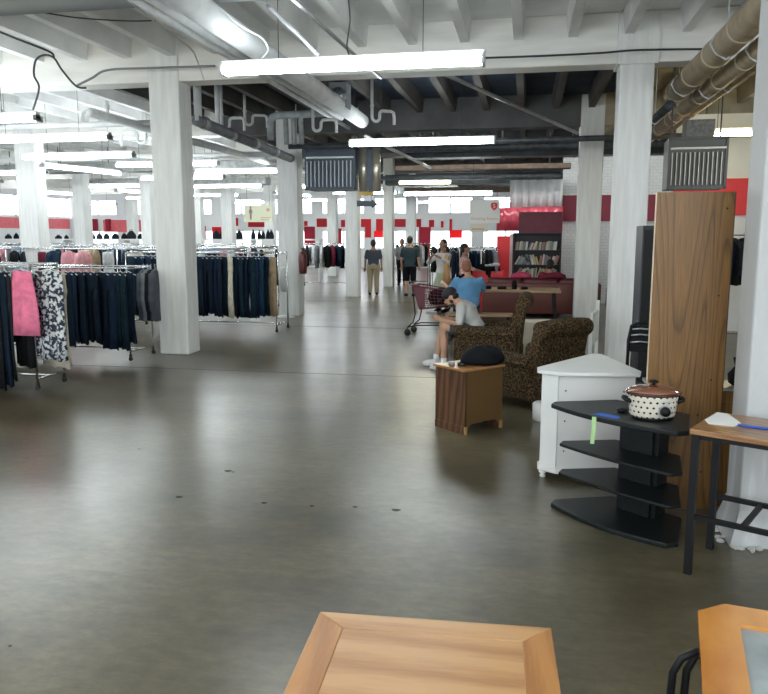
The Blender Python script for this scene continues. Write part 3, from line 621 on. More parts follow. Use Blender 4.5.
# third rack between first and second left columns
rack((-5.85, 13.2, 0), 2.9, .66, 1.43, 'third clothes rack, between the first and second left columns')
x = -7.2; i = 0
while x < -4.50:
    if -6.22 < x < -6.06: m, lb, g = whitef, 'white trousers hanging right beside the first left column', 'white trousers by the first left column'
    elif -5.33 < x < -5.22: m, lb, g = creamf, 'single cream trousers between the dark trousers on the third rack', None
    elif x > -4.60: m, lb, g = tanf, 'tan trousers at the right end of the third rack', None
    else: m, lb, g = random.choice((navy, denim, navy2, navy, tealf)), 'dark blue trousers in the row on the third rack', 'dark blue trousers on the third rack'
    garment('trousers' if (i % 2 or not g) else 'folded_trousers', (x, 12.87, 1.435), random.uniform(.75, 1.1), m, lb, g, random.uniform(1.0, 1.08), i % 3)
    x += .10; i += 1
# racks farther back
mixc = [greyf2, greyf, char, navy, denim, whitef, navy, creamf, rosef, lblue, blk, whitef, tanf, denim, burg]
RB = []
for r_i, Y in enumerate((15.2, 17.3, 19.4, 22.6, 24.8)):
    for s_i in range(3 if Y < 20 else 4):
        x1 = -5.6-3.1*s_i-(.3 if Y > 16 else 0)
        if Y in (15.2,) and s_i == 0: x1 = -5.9
        if Y > 22: x1 -= 3.1
        RB.append((x1-1.4, Y+.15*s_i))
for x, Y in RB:
    rack((x, Y, 0), 2.7, .6, 1.45, 'chrome clothes rack in the far left rows', 'clothes racks in the far left rows')
    n = 8
    for i in range(n):
        garment(random.choice(('top', 'top', 'trousers')), (x-1.2+i*(2.4/(n-1))+random.uniform(-.08, .08), Y-.3, 1.455), random.uniform(-.2, .5), random.choice(mixc), 'garment hanging in the far left rows of racks', 'clothes hanging in the far left rows', random.uniform(.85, 1.1), random.randrange(2))
# centre racks
for x, Y, n, L, lb in ((-6.6, 24.9, 11, 1.9, 'clothes rack between the second left column and the cream column'), (-4.55, 27.0, 5, .9, 'clothes rack behind the man in khaki trousers'), (-3.75, 26.2, 5, .8, 'clothes rack left of the person in dark shorts'), (-2.3, 22.6, 5, 1.0, 'clothes rack right of the person in dark shorts'), (-1.38, 17.9, 7, .75, 'small rack of denim right of the woman in the green skirt'), (-.84, 18.0, 3, .3, 'narrow rack end behind the person in pink plaid')):
    rack((x, Y, 0), L, .5, 1.46, lb)
    for i in range(n):
        c_ = random.choice((navy, denim, navy) if 'denim' in lb else (char, navy, blk, greyf, burg, blk, whitef))
        garment('top' if 'denim' not in lb else 'folded_trousers', (x-L/2+.08+i*(L-.16)/(n-1), Y-.25, 1.465), random.uniform(0, .6), c_, 'garment on the '+lb.replace('clothes ', ''), 'clothes on the '+lb.replace('clothes ', ''), random.uniform(1, 1.2), i % 2)
# dark bags piled on top of a far shelf
gs = empty('display_shelf', (-14.2, 27.3, 0), 0, 'long white shelf unit with dark bags on top, far left', 'shelf')
MB().box((-4, 0, 1.55), (6.6, .5, 1.60)).build('top_board', wallW, gs)
for x in (-4, -1.4, 1.2, 3.9, 6.55): MB().box((x, 0, 0), (x+.05, .5, 1.55)).build('upright', wallW, gs)
for px, w, h in ((45, 5, 7), (8, 6, 5), (16, 4, 6), (58, 6, 4), (66, 3, 4), (92, 5, 6), (99, 5, 6), (106, 5, 6), (115, 6, 6), (124, 5, 6), (131, 8, 9), (141, 6, 6), (147, 8, 12), (155, 6, 6), (216, 6, 9), (222, 6, 8), (234, 6, 9), (239, 5, 9), (253, 3.5, 9), (259, 3, 8.5), (263, 3, 8), (268, 3.5, 9), (271, 4, 9)):
    p = at(px, 242, 27.5); w_ = w*1.35*27.5/750; h_ = h*27.5/750
    b = MB(); R = []
    zt = 1.60
    for q, s_ in ((0, .9), (.15, 1), (.5, .92), (.75, .62), (.92, .35), (1, .08)):
        R.append([(w_/2*s_*cos(a)*(1+.12*sin(3*a+px)), .12*s_*sin(a), q*h_) for a in [2*pi*k_/12 for k_ in range(12)]])
    b.rings(R); o = b.build('handbag', random.choice((blk, navy, char)), None, True); o.location = (p.x, 27.55, zt)
    MB().tube([(-w_*.2, 0, h_*.7), (-w_*.15, 0, h_*1.1), (w_*.15, 0, h_*1.1), (w_*.2, 0, h_*.7)], .008, 5).build('strap', blk, o)
    tag(o, 'dark bag standing on the long white shelf, far left', 'bag', 'dark bags on the long white shelf')
# ------------------------------------------------------------------ furniture
# coffee table in the foreground
cw = wood('honey_oak_border', (.34, .14, .035), (.46, .21, .06), .36, 'y', 2, coat=0, rings=2, dist=6); cw2 = wood('honey_oak_planks', (.38, .18, .06), (.52, .29, .12), .36, 'x', 1.5, coat=0, rings=2, dist=7)
ct = empty('coffee_table', (-.255, 1.86, 0), radians(2.6), 'honey wood coffee table with framed plank top, cut by the bottom edge', 'table')
hw, hl, z = .395, .53, .45
MB().box((-hw+.1, -hl+.1, z-.028), (hw-.1, hl-.1, z-.002)).build('top_planks', cw2, ct)
for q in (((-hw, -hl), (-hw, hl), (-hw+.1, hl-.1), (-hw+.1, -hl+.1)), ((hw, hl), (hw, -hl), (hw-.1, -hl+.1), (hw-.1, hl-.1))): MB().prism(q, z-.03, z).build('border_board', cw, ct, bev=.003)
for q in (((-hw, hl), (hw, hl), (hw-.1, hl-.1), (-hw+.1, hl-.1)), ((hw, -hl), (-hw, -hl), (-hw+.1, -hl+.1), (hw-.1, -hl+.1))): MB().prism(q, z-.03, z).build('border_board', cw2, ct, bev=.003)
MB().box((-hw+.05, -hl+.05, z-.11), (hw-.05, -hl+.08, z-.03)).box((-hw+.05, hl-.08, z-.11), (hw-.05, hl-.05, z-.03)).box((-hw+.05, -hl+.05, z-.11), (-hw+.08, hl-.05, z-.03)).box((hw-.08, -hl+.05, z-.11), (hw-.05, hl-.05, z-.03)).build('apron', cw2, ct)
for sx in (-1, 1):
    for sy in (-1, 1): MB().box((sx*(hw-.04)-.025, sy*(hl-.04)-.025, 0), (sx*(hw-.04)+.025, sy*(hl-.04)+.025, z-.03)).build('leg', cw, ct)
# chamfered table with glass inset at bottom right
ow = mat('orange_wood', (.42, .15, .025), .22, col2=(.60, .26, .05), scale=5, coat=.4, stretch=(1, .4, 1))
gt = empty('end_table', (.60, 2.52, 0), radians(-10.4), 'orange wood table with cut corners and glass centre, at the lower right corner', 'table')
W_, L_, z = .80, .80, .50; c_ = .10
outer = [(0, -L_+c_), (0, 0), (.085, .085), (W_-.085, .085), (W_, 0), (W_, -L_+c_), (W_-c_, -L_), (c_, -L_)]
i_ = .125
inner = [(i_, -L_+c_+.05), (i_, -.045), (i_, -.045), (W_-i_, -.045), (W_-i_, -.045), (W_-i_, -L_+c_+.05), (W_-i_-.03, -L_+i_), (i_+.03, -L_+i_)]
b = MB(); n = 8
vt = [[b.bm.verts.new((p[0], p[1], zz)) for p in poly] for poly, zz in ((outer, z), (inner, z), (inner, z-.035), (outer, z-.035))]
for A, B in zip(vt, vt[1:]+vt[:1]):
    for k_ in range(n):
        try: b.bm.faces.new((A[k_], A[(k_+1) % n], B[(k_+1) % n], B[k_]))
        except ValueError: pass
bmesh.ops.remove_doubles(b.bm, verts=b.bm.verts[:], dist=.0005)
b.build('frame_top', ow, gt)
MB().prism([(i_-.01, -L_+i_), (i_-.01, -.035), (W_-i_+.01, -.035), (W_-i_+.01, -L_+i_)], z-.025, z-.014).build('glass_inset', mat('smoked_glass', (.30, .34, .34), .08, spec=.8, var=.3, scale=3), gt)
for sx in (.06, W_-.06):
    for sy in (-.08, -L_+.12): MB().tube([(sx, sy, 0), (sx, sy, z-.035)], [.018, .03], 10).build('leg', ow, gt)
# bent black tube of a chair beside the table
ch = empty('tube_frame', (.50, 2.33, 0), 0, 'black bent tube frame just left of the lower right table', 'stool')
for dx, dy in ((0, 0), (.045, .02)):
    MB().tube([(dx+.14, dy+.03, .452), (dx+.06, dy+.01, .452), (dx+.015, dy, .43), (dx-.008, dy, .38), (dx-.012, dy, .28), (dx+.0, dy, .015)], .0125, 10).build('bent_leg', blackm, ch, True)
MB().tube([(.0, 0, .1), (.05, .02, .1)], .01, 8).build('brace', blackm, ch, True)

# counter table with black metal frame
ft = empty('counter_table', (.85, 3.93, 0), radians(-28), 'tall wood topped table with black metal frame at the right edge', 'table')
W_, D_, z = .95, .46, .78
tw = wood('walnut_top', (.22, .10, .035), (.36, .19, .08), .3, 'x', 2, coat=.2)
MB().box((-.008, -.012, z-.03), (W_, D_, z), None, .006).build('table_top', tw, ft)
for x in (0, W_-.05):
    for y in (0, D_-.06): MB().box((x, y, 0), (x+.035, y+.035, z-.03)).build('leg', blackm, ft)
MB().box((.03, .005, .30), (W_-.05, .03, .325)).build('stretcher', blackm, ft)
MB().box((.03, D_-.055, .30), (W_-.05, D_-.03, .325)).build('stretcher', blackm, ft)
MB().box((.25, .02, .30), (.275, D_-.04, .32)).build('cross_bar', blackm, ft)
MB().box((0, .01, z-.055), (W_-.03, .03, z-.03)).box((0, D_-.05, z-.055), (W_-.03, D_-.03, z-.03)).build('top_rail', blackm, ft)
pt = ft.matrix_basis if False else None
M_ = T2(.85, 3.93, radians(-28))
o = MB().prism([(.0, .22), (.005, .44), (.06, .44), (.17, .26), (.16, .17), (.04, .14)], z+.0005, z+.002, M_).build('paper_sheet', mat('paper_white', (.80, .80, .78), .7)); tag(o, 'white paper sheet lying on the tall wood topped table', 'paper')
o = MB().box((.19, .16, z+.001), (.34, .185, z+.011), M_ @ M4.Rotation(.12, 4, 'Z'), .003).build('blue_marker', mat('marker_blue', (.02, .09, .42), .4)); tag(o, 'blue marker beside the paper on the tall table', 'pen')
# tall oak laminate cabinet seen from its side
oak = bpy.data.materials.new('oak_laminate'); oak.use_nodes = True
nt = oak.node_tree; b_ = nt.nodes['Principled BSDF']; b_.inputs['Roughness'].default_value = .42; L = nt.links.new
tc = nt.nodes.new('ShaderNodeTexCoord'); mp = nt.nodes.new('ShaderNodeMapping'); mp.inputs['Scale'].default_value = (4.2, 0, .30); mp.inputs['Location'].default_value = (.3, .2, .1)
n1 = nt.nodes.new('ShaderNodeTexNoise'); n1.inputs['Scale'].default_value = .9; n1.inputs['Detail'].default_value = 1.0
mm = nt.nodes.new('ShaderNodeMath'); mm.operation = 'MULTIPLY'; mm.inputs[1].default_value = 20
fr = nt.nodes.new('ShaderNodeMath'); fr.operation = 'FRACT'
r1 = nt.nodes.new('ShaderNodeValToRGB'); e = r1.color_ramp.elements; e[0].position = 0; e[0].color = (.10, .045, .008, 1); e[1].position = .25; e[1].color = (.215, .105, .022, 1)
e2 = e.new(.93); e2.color = (.175, .085, .018, 1); e3 = e.new(1.0); e3.color = (.10, .045, .008, 1)
mp2 = nt.nodes.new('ShaderNodeMapping'); mp2.inputs['Scale'].default_value = (130, 130, 5); n2 = nt.nodes.new('ShaderNodeTexNoise'); n2.inputs['Scale'].default_value = 1
r2 = nt.nodes.new('ShaderNodeValToRGB'); r2.color_ramp.elements[0].position = .3; r2.color_ramp.elements[0].color = (.68, .68, .68, 1); r2.color_ramp.elements[1].position = .65; r2.color_ramp.elements[1].color = (1.15, 1.12, 1.1, 1)
mu = nt.nodes.new('ShaderNodeMix'); mu.data_type = 'RGBA'; mu.blend_type = 'MULTIPLY'; mu.inputs['Factor'].default_value = .8
L(tc.outputs['Object'], mp.inputs[0]); L(mp.outputs[0], n1.inputs['Vector']); L(n1.outputs['Fac'], mm.inputs[0]); L(mm.outputs[0], fr.inputs[0]); L(fr.outputs[0], r1.inputs[0])
L(tc.outputs['Object'], mp2.inputs[0]); L(mp2.outputs[0], n2.inputs['Vector']); L(n2.outputs['Fac'], r2.inputs[0]); L(r1.outputs[0], mu.inputs[6]); L(r2.outputs[0], mu.inputs[7]); L(mu.outputs[2], b_.inputs['Base Color'])
cb = empty('tall_panel', (1.005, 4.93, 0), 0, 'tall oak laminate panel standing upright behind the black stand', 'panel')
MB().box((-.225, 0, 0), (.225, .028, 2.01)).build('board', oak, cb)
MB().box((-.229, -.001, 0), (-.225, .028, 2.01)).build('edge_strip', mat('pale_edge', (.62, .5, .33), .5), cb)
MB().box((.225, -.0, 0), (.231, .03, 2.01)).build('edge_strip', mat('dark_edge', (.05, .03, .015), .5), cb)
for zz, xx in ((1.91, .185), (1.38, .168), (.95-.1, .155), (.62, .09), (.25, .13)): MB().tube([(xx, .0, zz), (xx, -.003, zz)], .006, 8).build('screw_cap', blackm, cb)
# black corner tv stand
ts = empty('tv_stand', (.49, 4.495, 0), atan2(-.55, .62), 'black four tier corner television stand in front of the oak panel', 'stand')
bl = mat('black_laminate', (.006, .009, .010), .4, var=.2, scale=30, spec=.3)
def tier(w, d, back, z0, z1, nm, bul=.05, inset=0):
    pts = []
    for i in range(13):
        t = -1+i/6; pts.append((t*w/2, inset-bul*(1-t*t)+.03))
    pts += [(w/2+.03, inset+.10), (back/2, inset+d), (-back/2, inset+d), (-w/2-.03, inset+.10)]
    MB().prism(pts, z0, z1).build(nm, bl, ts, bev=.006)
tier(.83, .46, .50, .0, .03, 'base', .07)
tier(.79, .40, .46, .215, .235, 'shelf', .03, .04)
tier(.79, .40, .46, .405, .425, 'shelf', .03, .04)
tier(.88, .47, .52, .655, .683, 'top', .07)
MB().box((-.10, .29, .03), (.13, .44, .655)).build('centre_column', bl, ts)
MB().box((.13, .31, .03), (.16, .42, .655)).build('column_fin', bl, ts)
Mt = T2(.49, 4.495, atan2(-.55, .62))
o = MB().prism([(-.10, .0), (.06, .015), (.05, .075), (-.09, .07)], .6835, .6845, Mt).build('blue_tape', mat('painter_tape', (.02, .13, .55), .6)); tag(o, 'blue tape strip stuck on the front edge of the black stand', 'tape')
p = Mt @ V((-.05, -.048, 0)); o = MB().rings([[(p.x-.012, p.y, .685), (p.x+.012, p.y-.01, .685), (p.x+.012, p.y-.012, .683), (p.x-.012, p.y-.002, .683)], [(p.x-.014, p.y-.006, .60), (p.x+.010, p.y-.016, .60), (p.x+.010, p.y-.018, .60), (p.x-.014, p.y-.008, .60)], [(p.x-.018, p.y, .52), (p.x+.006, p.y-.006, .52), (p.x+.006, p.y-.008, .52), (p.x-.018, p.y-.002, .52)]]).build('green_tag', mat('green_tag_paper', (.38, .58, .26), .6)); tag(o, 'pale green price tag hanging from the edge of the black stand', 'tag')
# slow cooker
sc = empty('slow_cooker', (.755, 4.545, .684), radians(4), 'cream dotted oval slow cooker with brown glass lid on the black stand', 'slow cooker')
dots = mat('cream_dotted', (.72, .68, .55), .25, coat=.3); nt = dots.node_tree
tc = nt.nodes.new('ShaderNodeTexCoord'); sp = nt.nodes.new('ShaderNodeSeparateXYZ'); nt.links.new(tc.outputs['Object'], sp.inputs[0])
def mth(op, a, b=None, c=None):
    n_ = nt.nodes.new('ShaderNodeMath'); n_.operation = op
    for i, v in enumerate((a, b, c)):
        if v is None: continue
        if hasattr(v, 'links') or hasattr(v, 'is_output'): nt.links.new(v, n_.inputs[i])
        else: n_.inputs[i].default_value = v
    return n_.outputs[0]
ang = mth('ARCTAN2', sp.outputs['Y'], mth('MULTIPLY', sp.outputs['X'], .8)); u_ = mth('MULTIPLY', ang, 24/(2*pi)); v_ = mth('MULTIPLY', sp.outputs['Z'], 1/.031)
rowi = mth('FLOOR', v_); u2 = mth('ADD', u_, mth('MULTIPLY', rowi, .5))
du = mth('SUBTRACT', mth('FRACT', u2), .5); dv = mth('SUBTRACT', mth('FRACT', v_), .5)
dd = mth('ADD', mth('ABSOLUTE', du), mth('ABSOLUTE', dv)); msk = mth('LESS_THAN', dd, .26)
mxn = nt.nodes.new('ShaderNodeMix'); mxn.data_type = 'RGBA'; mxn.inputs[6].default_value = (.70, .66, .54, 1); mxn.inputs[7].default_value = (.02, .02, .02, 1)
nt.links.new(msk, mxn.inputs[0]); nt.links.new(mxn.outputs[2], nt.nodes['Principled BSDF'].inputs['Base Color'])
MB().lathe([(.02, .012), (.118, .012), (.128, .02), (.132, .035), (.142, .13), (.146, .142), (.138, .145), (.02, .145)], 40, (0, 0, 0), 1, .8).build('body', dots, sc, True)
MB().lathe([(.10, 0), (.118, .0), (.118, .014), (.10, .014)], 30, (0, 0, 0), 1, .8).build('base_ring', blackm, sc, True)
MB().lathe([(.02, .142), (.150, .142), (.160, .150), (.160, .158), (.148, .162), (.02, .162)], 40, (0, 0, 0), 1, .8).build('stoneware_rim', mat('brown_stoneware', (.07, .022, .01), .2), sc, True)
MB().lathe([(.155, .161), (.150, .168), (.125, .180), (.08, .192), (.03, .198), (.005, .199)], 40, (0, 0, 0), 1, .8).build('lid', mat('brown_glass', (.20, .075, .04), .05, spec=1, coat=1), sc, True)
MB().lathe([(.008, .197), (.012, .205), (.03, .214), (.03, .22), (.01, .226)], 20).build('lid_knob', blackm, sc, True)
for s in (-1, 1): MB().tube([(s*.13, -.03, .10), (s*.165, -.03, .115), (s*.17, 0, .118), (s*.165, .03, .115), (s*.13, .03, .10)], [.014, .013, .012, .013, .014], 8).build('handle', blackm, sc, True)
MB().tube([(.045, -.106, .062), (.045, -.138, .062)], [.030, .026], 20).build('dial', blackm, sc, True)
MB().lathe([(.02, 0), (.036, 0), (.036, .003), (.02, .003)], 20).build('dial_plate', steel, sc).matrix_basis = M4.Translation((.045, -.1125, .062)) @ M4.Rotation(pi/2, 4, 'X')
MB().box((.02, -.1165, .113), (.075, -.108, .119)).build('maker_plate', steel, sc)
o = MB().ball((0, 0, 0), (.035, .028, .012)).tube([(0, 0, 0), (.03, .01, 0), (.05, .02, .003)], .004, 5).build('plug', blackm, None, True); o.location = (.60, 4.66, .695); tag(o, 'black cord plug lying left of the slow cooker', 'plug')
# white corner shelf unit
wu = empty('corner_shelf', (0, 0, 0), 0, 'white triangular corner shelf unit with turned feet behind the black stand', 'shelf')
wm = mat('white_lacquer', (.74, .75, .72), .35)
A, B, Cc = V((.13, 5.42, 0)), V((.79, 5.42, 0)), V((.58, 6.20, 0)); zt = .80
top = [(.10, 5.39), (.24, 5.30), (.80, 5.36), (.82, 5.46), (.62, 6.22), (.54, 6.22), (.10, 5.50)]
MB().prism(top, zt-.028, zt).build('top', wm, wu, bev=.006)
MB().prism([(.10+.02, 5.41), (.245, 5.32), (.78, 5.385), (.78, 5.46), (.60, 6.18), (.55, 6.18), (.12, 5.50)], .055, .09).build('bottom_board', wm, wu, bev=.005)
MB().prism([(.135, 5.41), (.245, 5.335), (.255, 5.35), (.145, 5.45)], .09, zt-.028).build('corner_stile', wm, wu)
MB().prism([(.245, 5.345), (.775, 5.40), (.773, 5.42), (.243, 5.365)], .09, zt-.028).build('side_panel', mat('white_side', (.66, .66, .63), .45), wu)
MB().prism([(.135, 5.45), (.15, 5.44), (.57, 6.16), (.55, 6.17)], .09, zt-.028).build('side_panel', wm, wu)
for q in (.28, .50): MB().prism([(.15, 5.45), (.25, 5.37), (.76, 5.42), (.59, 6.1)], q, q+.015).build('shelf', wm, wu)
for x, y in ((.16, 5.42), (.74, 5.43), (.575, 6.12)): MB().lathe([(.016, 0), (.024, .012), (.012, .022), (.030, .04), (.022, .056)], 14, (x, y, 0)).build('foot', wm, wu, True)
for x in (.30, .70):
    for zz in (.66, .44, .22): MB().tube([(x, 5.335+(x-.245)*.10+.012, zz), (x, 5.33+(x-.245)*.10+.012, zz)], .006, 8).build('pin_hole', blackm, wu)
# nightstand
ns = empty('nightstand', (-.49, 6.47, 0), radians(40), 'small oak nightstand with plain back panel facing right, a black bag on top', 'nightstand')
nw = wood('dark_oak_front', (.045, .018, .007), (.13, .055, .02), .45, 'z', 2, rings=4, dist=5); nb = mat('plywood_back', (.13, .07, .022), .5, var=.06, scale=3); nl = mat('light_oak_edge', (.40, .24, .10), .4)
# local x along the back panel (right), local y along the dark side (left, going away): built square
Wn, Dn, Hn = .46, .40, .565
ns.location = (-.49, 6.47, 0)
MB().box((.0, 0, .0), (.015, Dn, Hn)).build('side_panel', nw, ns)
b = MB(); prof = [(0, 0), (.02, 0), (.03, .055), (.06, .085), (.2, .09), (Wn-.08, .085), (Wn-.04, .055), (Wn-.03, 0), (Wn, 0), (Wn, Hn), (0, Hn)]
b.rings([[(x, y, z_) for x, z_ in prof] for y in (.0, .012)]).build('back_panel', nb, ns)
ns.rotation_euler.z = radians(48)
MB().box((Wn-.015, 0.012, 0), (Wn, Dn, Hn)).build('side_panel', nw, ns)
MB().box((.015, Dn-.018, .10), (Wn-.015, Dn, Hn)).build('drawer_front', nw, ns)
MB().box((-.025, -.015, Hn), (Wn+.02, Dn+.02, Hn+.022), None, .006).build('top', mat('oak_top', (.34, .17, .06), .3, var=.15, scale=6, stretch=(1, 6, 1)), ns)
MB().box((-.006, -.004, 0), (.02, .012, .07)).box((Wn-.03, -.004, 0), (Wn+.004, .012, .07)).build('foot_trim', nl, ns)
MB().box((-.004, .02, 0), (0, Dn, .07)).build('plinth', nw, ns)
Mn = T2(-.49, 6.47, radians(48))
bag = MB(); R = []
for q, s_ in ((0, .86), (.12, .98), (.4, .98), (.7, .80), (.9, .5), (1, .1)):
    R.append([(.24*s_*cos(a)+.02*q, .15*s_*sin(a)*(1+.08*sin(4*a)), .17*q*(1+.08*sin(2*a+1))) for a in [2*pi*k_/24 for k_ in range(24)]])
bag.rings(R); bg = bag.build('backpack', mat('black_nylon', (.003, .004, .006), .75, bump=.3, scale=20, spec=.2), None, True, sub=1)
p = Mn @ V((.31, .12, 0)); bg.location = (p.x, p.y, Hn+.023); bg.rotation_euler.z = radians(20); bg.scale = (.9, .9, 1.0); tag(bg, 'black soft bag lying on the small oak nightstand', 'bag')
MB().tube([(-.2, -.02, .03), (-.26, -.04, .012), (-.27, -.1, .012), (-.2, -.14, .012)], .01, 6).build('strap', blackm, bg, True)
p = Mn @ V((.05, .24, 0)); o = MB().lathe([(.02, 0), (.028, .0), (.030, .03), (.02, .032)], 16).build('tape_dispenser', mat('grey_plastic', (.25, .26, .27), .3), None, True); o.location = (p.x, p.y, Hn+.023); tag(o, 'small grey round holder on the nightstand, left of the black bag', 'holder')
# patterned armchairs
up = mat('patterned_upholstery', (.022, .014, .009), .9, spec=.15, col2=(.13, .088, .042), scale=46, lo=.44, hi=.64)
upl = mat('patterned_upholstery_edge', (.030, .019, .011), .9, spec=.15, col2=(.135, .092, .044), scale=50, lo=.45, hi=.62)
def armchair(loc, rz, label):
    r = empty('armchair', loc, rz, label, 'armchair')
    MB().box((-.40, -.42, .10), (.40, .40, .32), None, .03).build('base', up, r, True)
    MB().box((-.27, -.28, .32), (.27, .42, .46), None, .05).build('seat_cushion', up, r, True)
    for s in (-1, 1):
        b = MB(); R = []
        for y in (-.36, -.2, .3, .42):
            R.append([(s*x, y, z_) for x, z_ in [(.27, .12), (.41, .12), (.41, .46)] + [(.36+.085*cos(a), .535+.085*sin(a)) for a in [-.6+k_*(pi+.9)/7 for k_ in range(8)]] + [(.27, .44)]])
        b.rings(R).build('arm', up, r, True, bev=.01)
    b = MB(); R = []
    prof = []
    for y, z_ in ((-.22, .36), (-.27, .60), (-.33, .82), (-.345, .90)): prof.append((y, z_))
    cy, cz, rr = -.435, .915, .095
    prof += [(cy+rr*cos(a), cz+rr*sin(a)) for a in [.0+k_*(pi+.9)/9 for k_ in range(10)]]
    prof += [(-.45, .80), (-.42, .60), (-.40, .30)]
    for i in range(9):
        t = -1+i/4; R.append([(t*.36, y-.02*(1-t*t), z_+.02*(1-t*t)) for y, z_ in prof])
    b.rings(R).build('backrest', upl, r, True, bev=.01)
    for sx in (-1, 1):
        for sy in (-.36, .34): MB().tube([(sx*.34, sy, 0), (sx*.34, sy, .10)], [.02, .03], 10).build('foot', mat('dark_foot', (.02, .012, .008), .4), r)
    return r
armchair((-.44, 9.80, 0), radians(88), 'patterned brown armchair holding the man in the light grey shirt')
armchair((.10, 8.0, 0), radians(44), 'nearer patterned brown armchair with rolled back, empty, behind the nightstand').scale = (.96, .96, .90)
o = MB().lathe([(.10, 0), (.12, .01), (.125, .16), (.115, .17)], 20).build('white_bin', wm, None, True); o.location = (.22, 7.15, 0); tag(o, 'small white tub on the floor between the armchair and white corner unit', 'tub')
# white bed rail and cream box behind
hb_ = empty('white_headboard', (.80, 9.4, 0), radians(78), 'white painted wooden headboard leaning behind the nearer armchair', 'headboard')
MB().box((-.04, -.02, 0), (0, .02, .82)).box((.58, -.02, 0), (.62, .02, .92)).build('post', wm, hb_)
MB().box((0, -.012, .40), (.58, .012, .80)).build('panel', wm, hb_); MB().box((0, -.012, .15), (.58, .012, .22)).build('rail', wm, hb_)
o = MB().box((-.08, 10.6, 0), (.55, 11.0, .55), None, .01).build('cream_chest', cream); tag(o, 'cream low chest between the two patterned armchairs', 'chest')
# long table, couch, things behind
lt = empty('long_table', (-.32, 13.9, 0), 0, 'long wooden table with black legs behind the armchairs', 'table')
MB().box((-.86, -.4, .74), (.94, .4, .78), None, .008).build('table_top', mat('pale_table_wood', (.36, .24, .13), .4, var=.15, stretch=(.3, 3, 1)), lt)
for sx in (-1, 1):
    for sy in (-1, 1): MB().tube([(.04+sx*.84, sy*.34, .0), (.04+sx*.78, sy*.30, .74)], .03, 4).build('leg', blackm, lt)
MB().box((-.75, -.02, .12), (.83, .02, .16)).build('stretcher', mat('pale_table_wood', (1, 1, 1)), lt)
bn = empty('wooden_bench', (-.95, 12.55, 0), 0, 'low wooden bench under the person in the blue shirt', 'bench')
MB().box((-.35, -.16, .42), (.75, .16, .46)).build('seat', mat('pale_table_wood', (1, 1, 1)), bn)
for sx in (-.3, .65): MB().box((sx, -.14, 0), (sx+.05, .14, .42)).build('leg', blackm, bn)
MB().box((-.3, -.01, .15), (.65, .01, .19)).build('stretcher', blackm, bn)
def couch(loc, rz, L, label):
    r = empty('couch', loc, rz, label, 'couch'); m1 = mat('maroon_leather', (.10, .014, .022), .42, var=.15, scale=5); m2 = mat('brown_leather_back', (.13, .035, .025), .5)
    MB().box((-L/2, -.10, .08), (L/2, .12, .74), None, .03).build('back_panel', m2, r, True)
    for i in range(3): MB().box((-L/2+.1+i*(L-.2)/3, .0, .45), (-L/2+.1+(i+1)*(L-.2)/3-.02, .25, .84), None, .07).build('back_cushion', m1, r, True)
    MB().box((-L/2, .12, .08), (L/2, .85, .42), None, .03).build('seat', m1, r, True)
    for s in (-1, 1): MB().box((s*L/2, -.08, .08), (s*(L/2-.2), .88, .62), None, .06).build('arm', m1, r, True)
    return r
couch((.32, 16.4, 0), 0, 2.48, 'long maroon leather couch seen from behind, in front of the bookcase')
couch((2.35, 16.4, 0), 0, 1.2, 'short maroon couch showing between the two right hand columns')
# dark goods on the long table
for i, (x, w, h) in enumerate(((-.98, .10, .10), (-.85, .14, .07), (-.66, .1, .06), (-.42, .16, .05), (-.2, .09, .16), (-.02, .12, .05))):
    o = MB().lathe([(.02, 0), (w/2, .0), (w/2*1.1, h*.5), (w/2*.8, h), (.01, h)], 12, (0, 0, 0), 1, .7).build('table_ware', blk, None, True); o.location = (x, 13.75, .781)
    tag(o, 'small dark object on the long table, %s' % ('leftmost', 'second from left', 'third from left', 'low one left of the tall one', 'the tallest of them', 'rightmost')[i], 'ware')
pm = fab('dark_pink', (.5, .06, .12))
for x, lb in ((-.10, 'left of'), (.62, 'beside')):
    b = MB(); b.rings([[(.22*s_*cos(a)*(1+.15*sin(3*a)), .12*s_*sin(a), q*.12) for a in [2*pi*k_/16 for k_ in range(16)]] for q, s_ in ((0, 1), (.5, .9), (.85, .5), (1, .1))])
    o = b.build('folded_clothes', pm if x < 0 else burg, None, True); o.location = (x, 16.52, .845); tag(o, 'heap of red cloth on the couch back %s the dark haired sitter' % lb, 'cloth')
# things glimpsed right of the column B
ck = empty('dark_cabinet', (1.24, 7.6, 0), 0, 'tall black cabinet glimpsed between the column and the oak panel', 'cabinet')
MB().box((-.15, 0, 0), (.3, .45, 1.84), None, .01).build('carcass', mat('dark_cabinet_paint', (.02, .025, .03), .5), ck)
MB().box((-.14, -.012, .1), (.07, 0, 1.8)).build('door', blackm, ck); MB().box((.08, -.012, .1), (.29, 0, 1.8)).build('door', blackm, ck)
cs = empty('folding_chair', (.95, 6.5, 0), 0, 'black folding chair back showing left of the oak panel', 'chair')
MB().tube([(-.09, 0, .30), (-.09, 0, .88), (-.07, 0, 1.0), (0, 0, 1.03), (.12, 0, 1.03)], .014, 8).build('frame', blackm, cs, True)
for zz in (.86, .92, .97): MB().tube([(-.08, 0, zz), (0, -.01, zz+.01), (.12, 0, zz)], .008, 6).build('slat', steel, cs, True)
MB().box((-.08, .01, .78), (.14, .03, 1.0), None, .008).build('backrest', blackm, cs); MB().box((-.08, .0, .42), (.3, .35, .46)).build('seat', blackm, cs)
for x, y in ((-.08, .02), (-.08, .33), (.28, .02), (.28, .33)): MB().tube([(x, y, 0), (x, y, .43)], .012, 6).build('leg', blackm, cs)
lc = empty('low_cabinet', (1.00, 5.0, 0), 0, 'brown low cabinet behind the oak panel, beside the near column', 'cabinet')
MB().box((-.19, 0, 0), (.5, .26, .77), None, .005).build('carcass', oak, lc); MB().box((-.20, -.01, .77), (.51, .27, .79)).build('top', steel, lc)
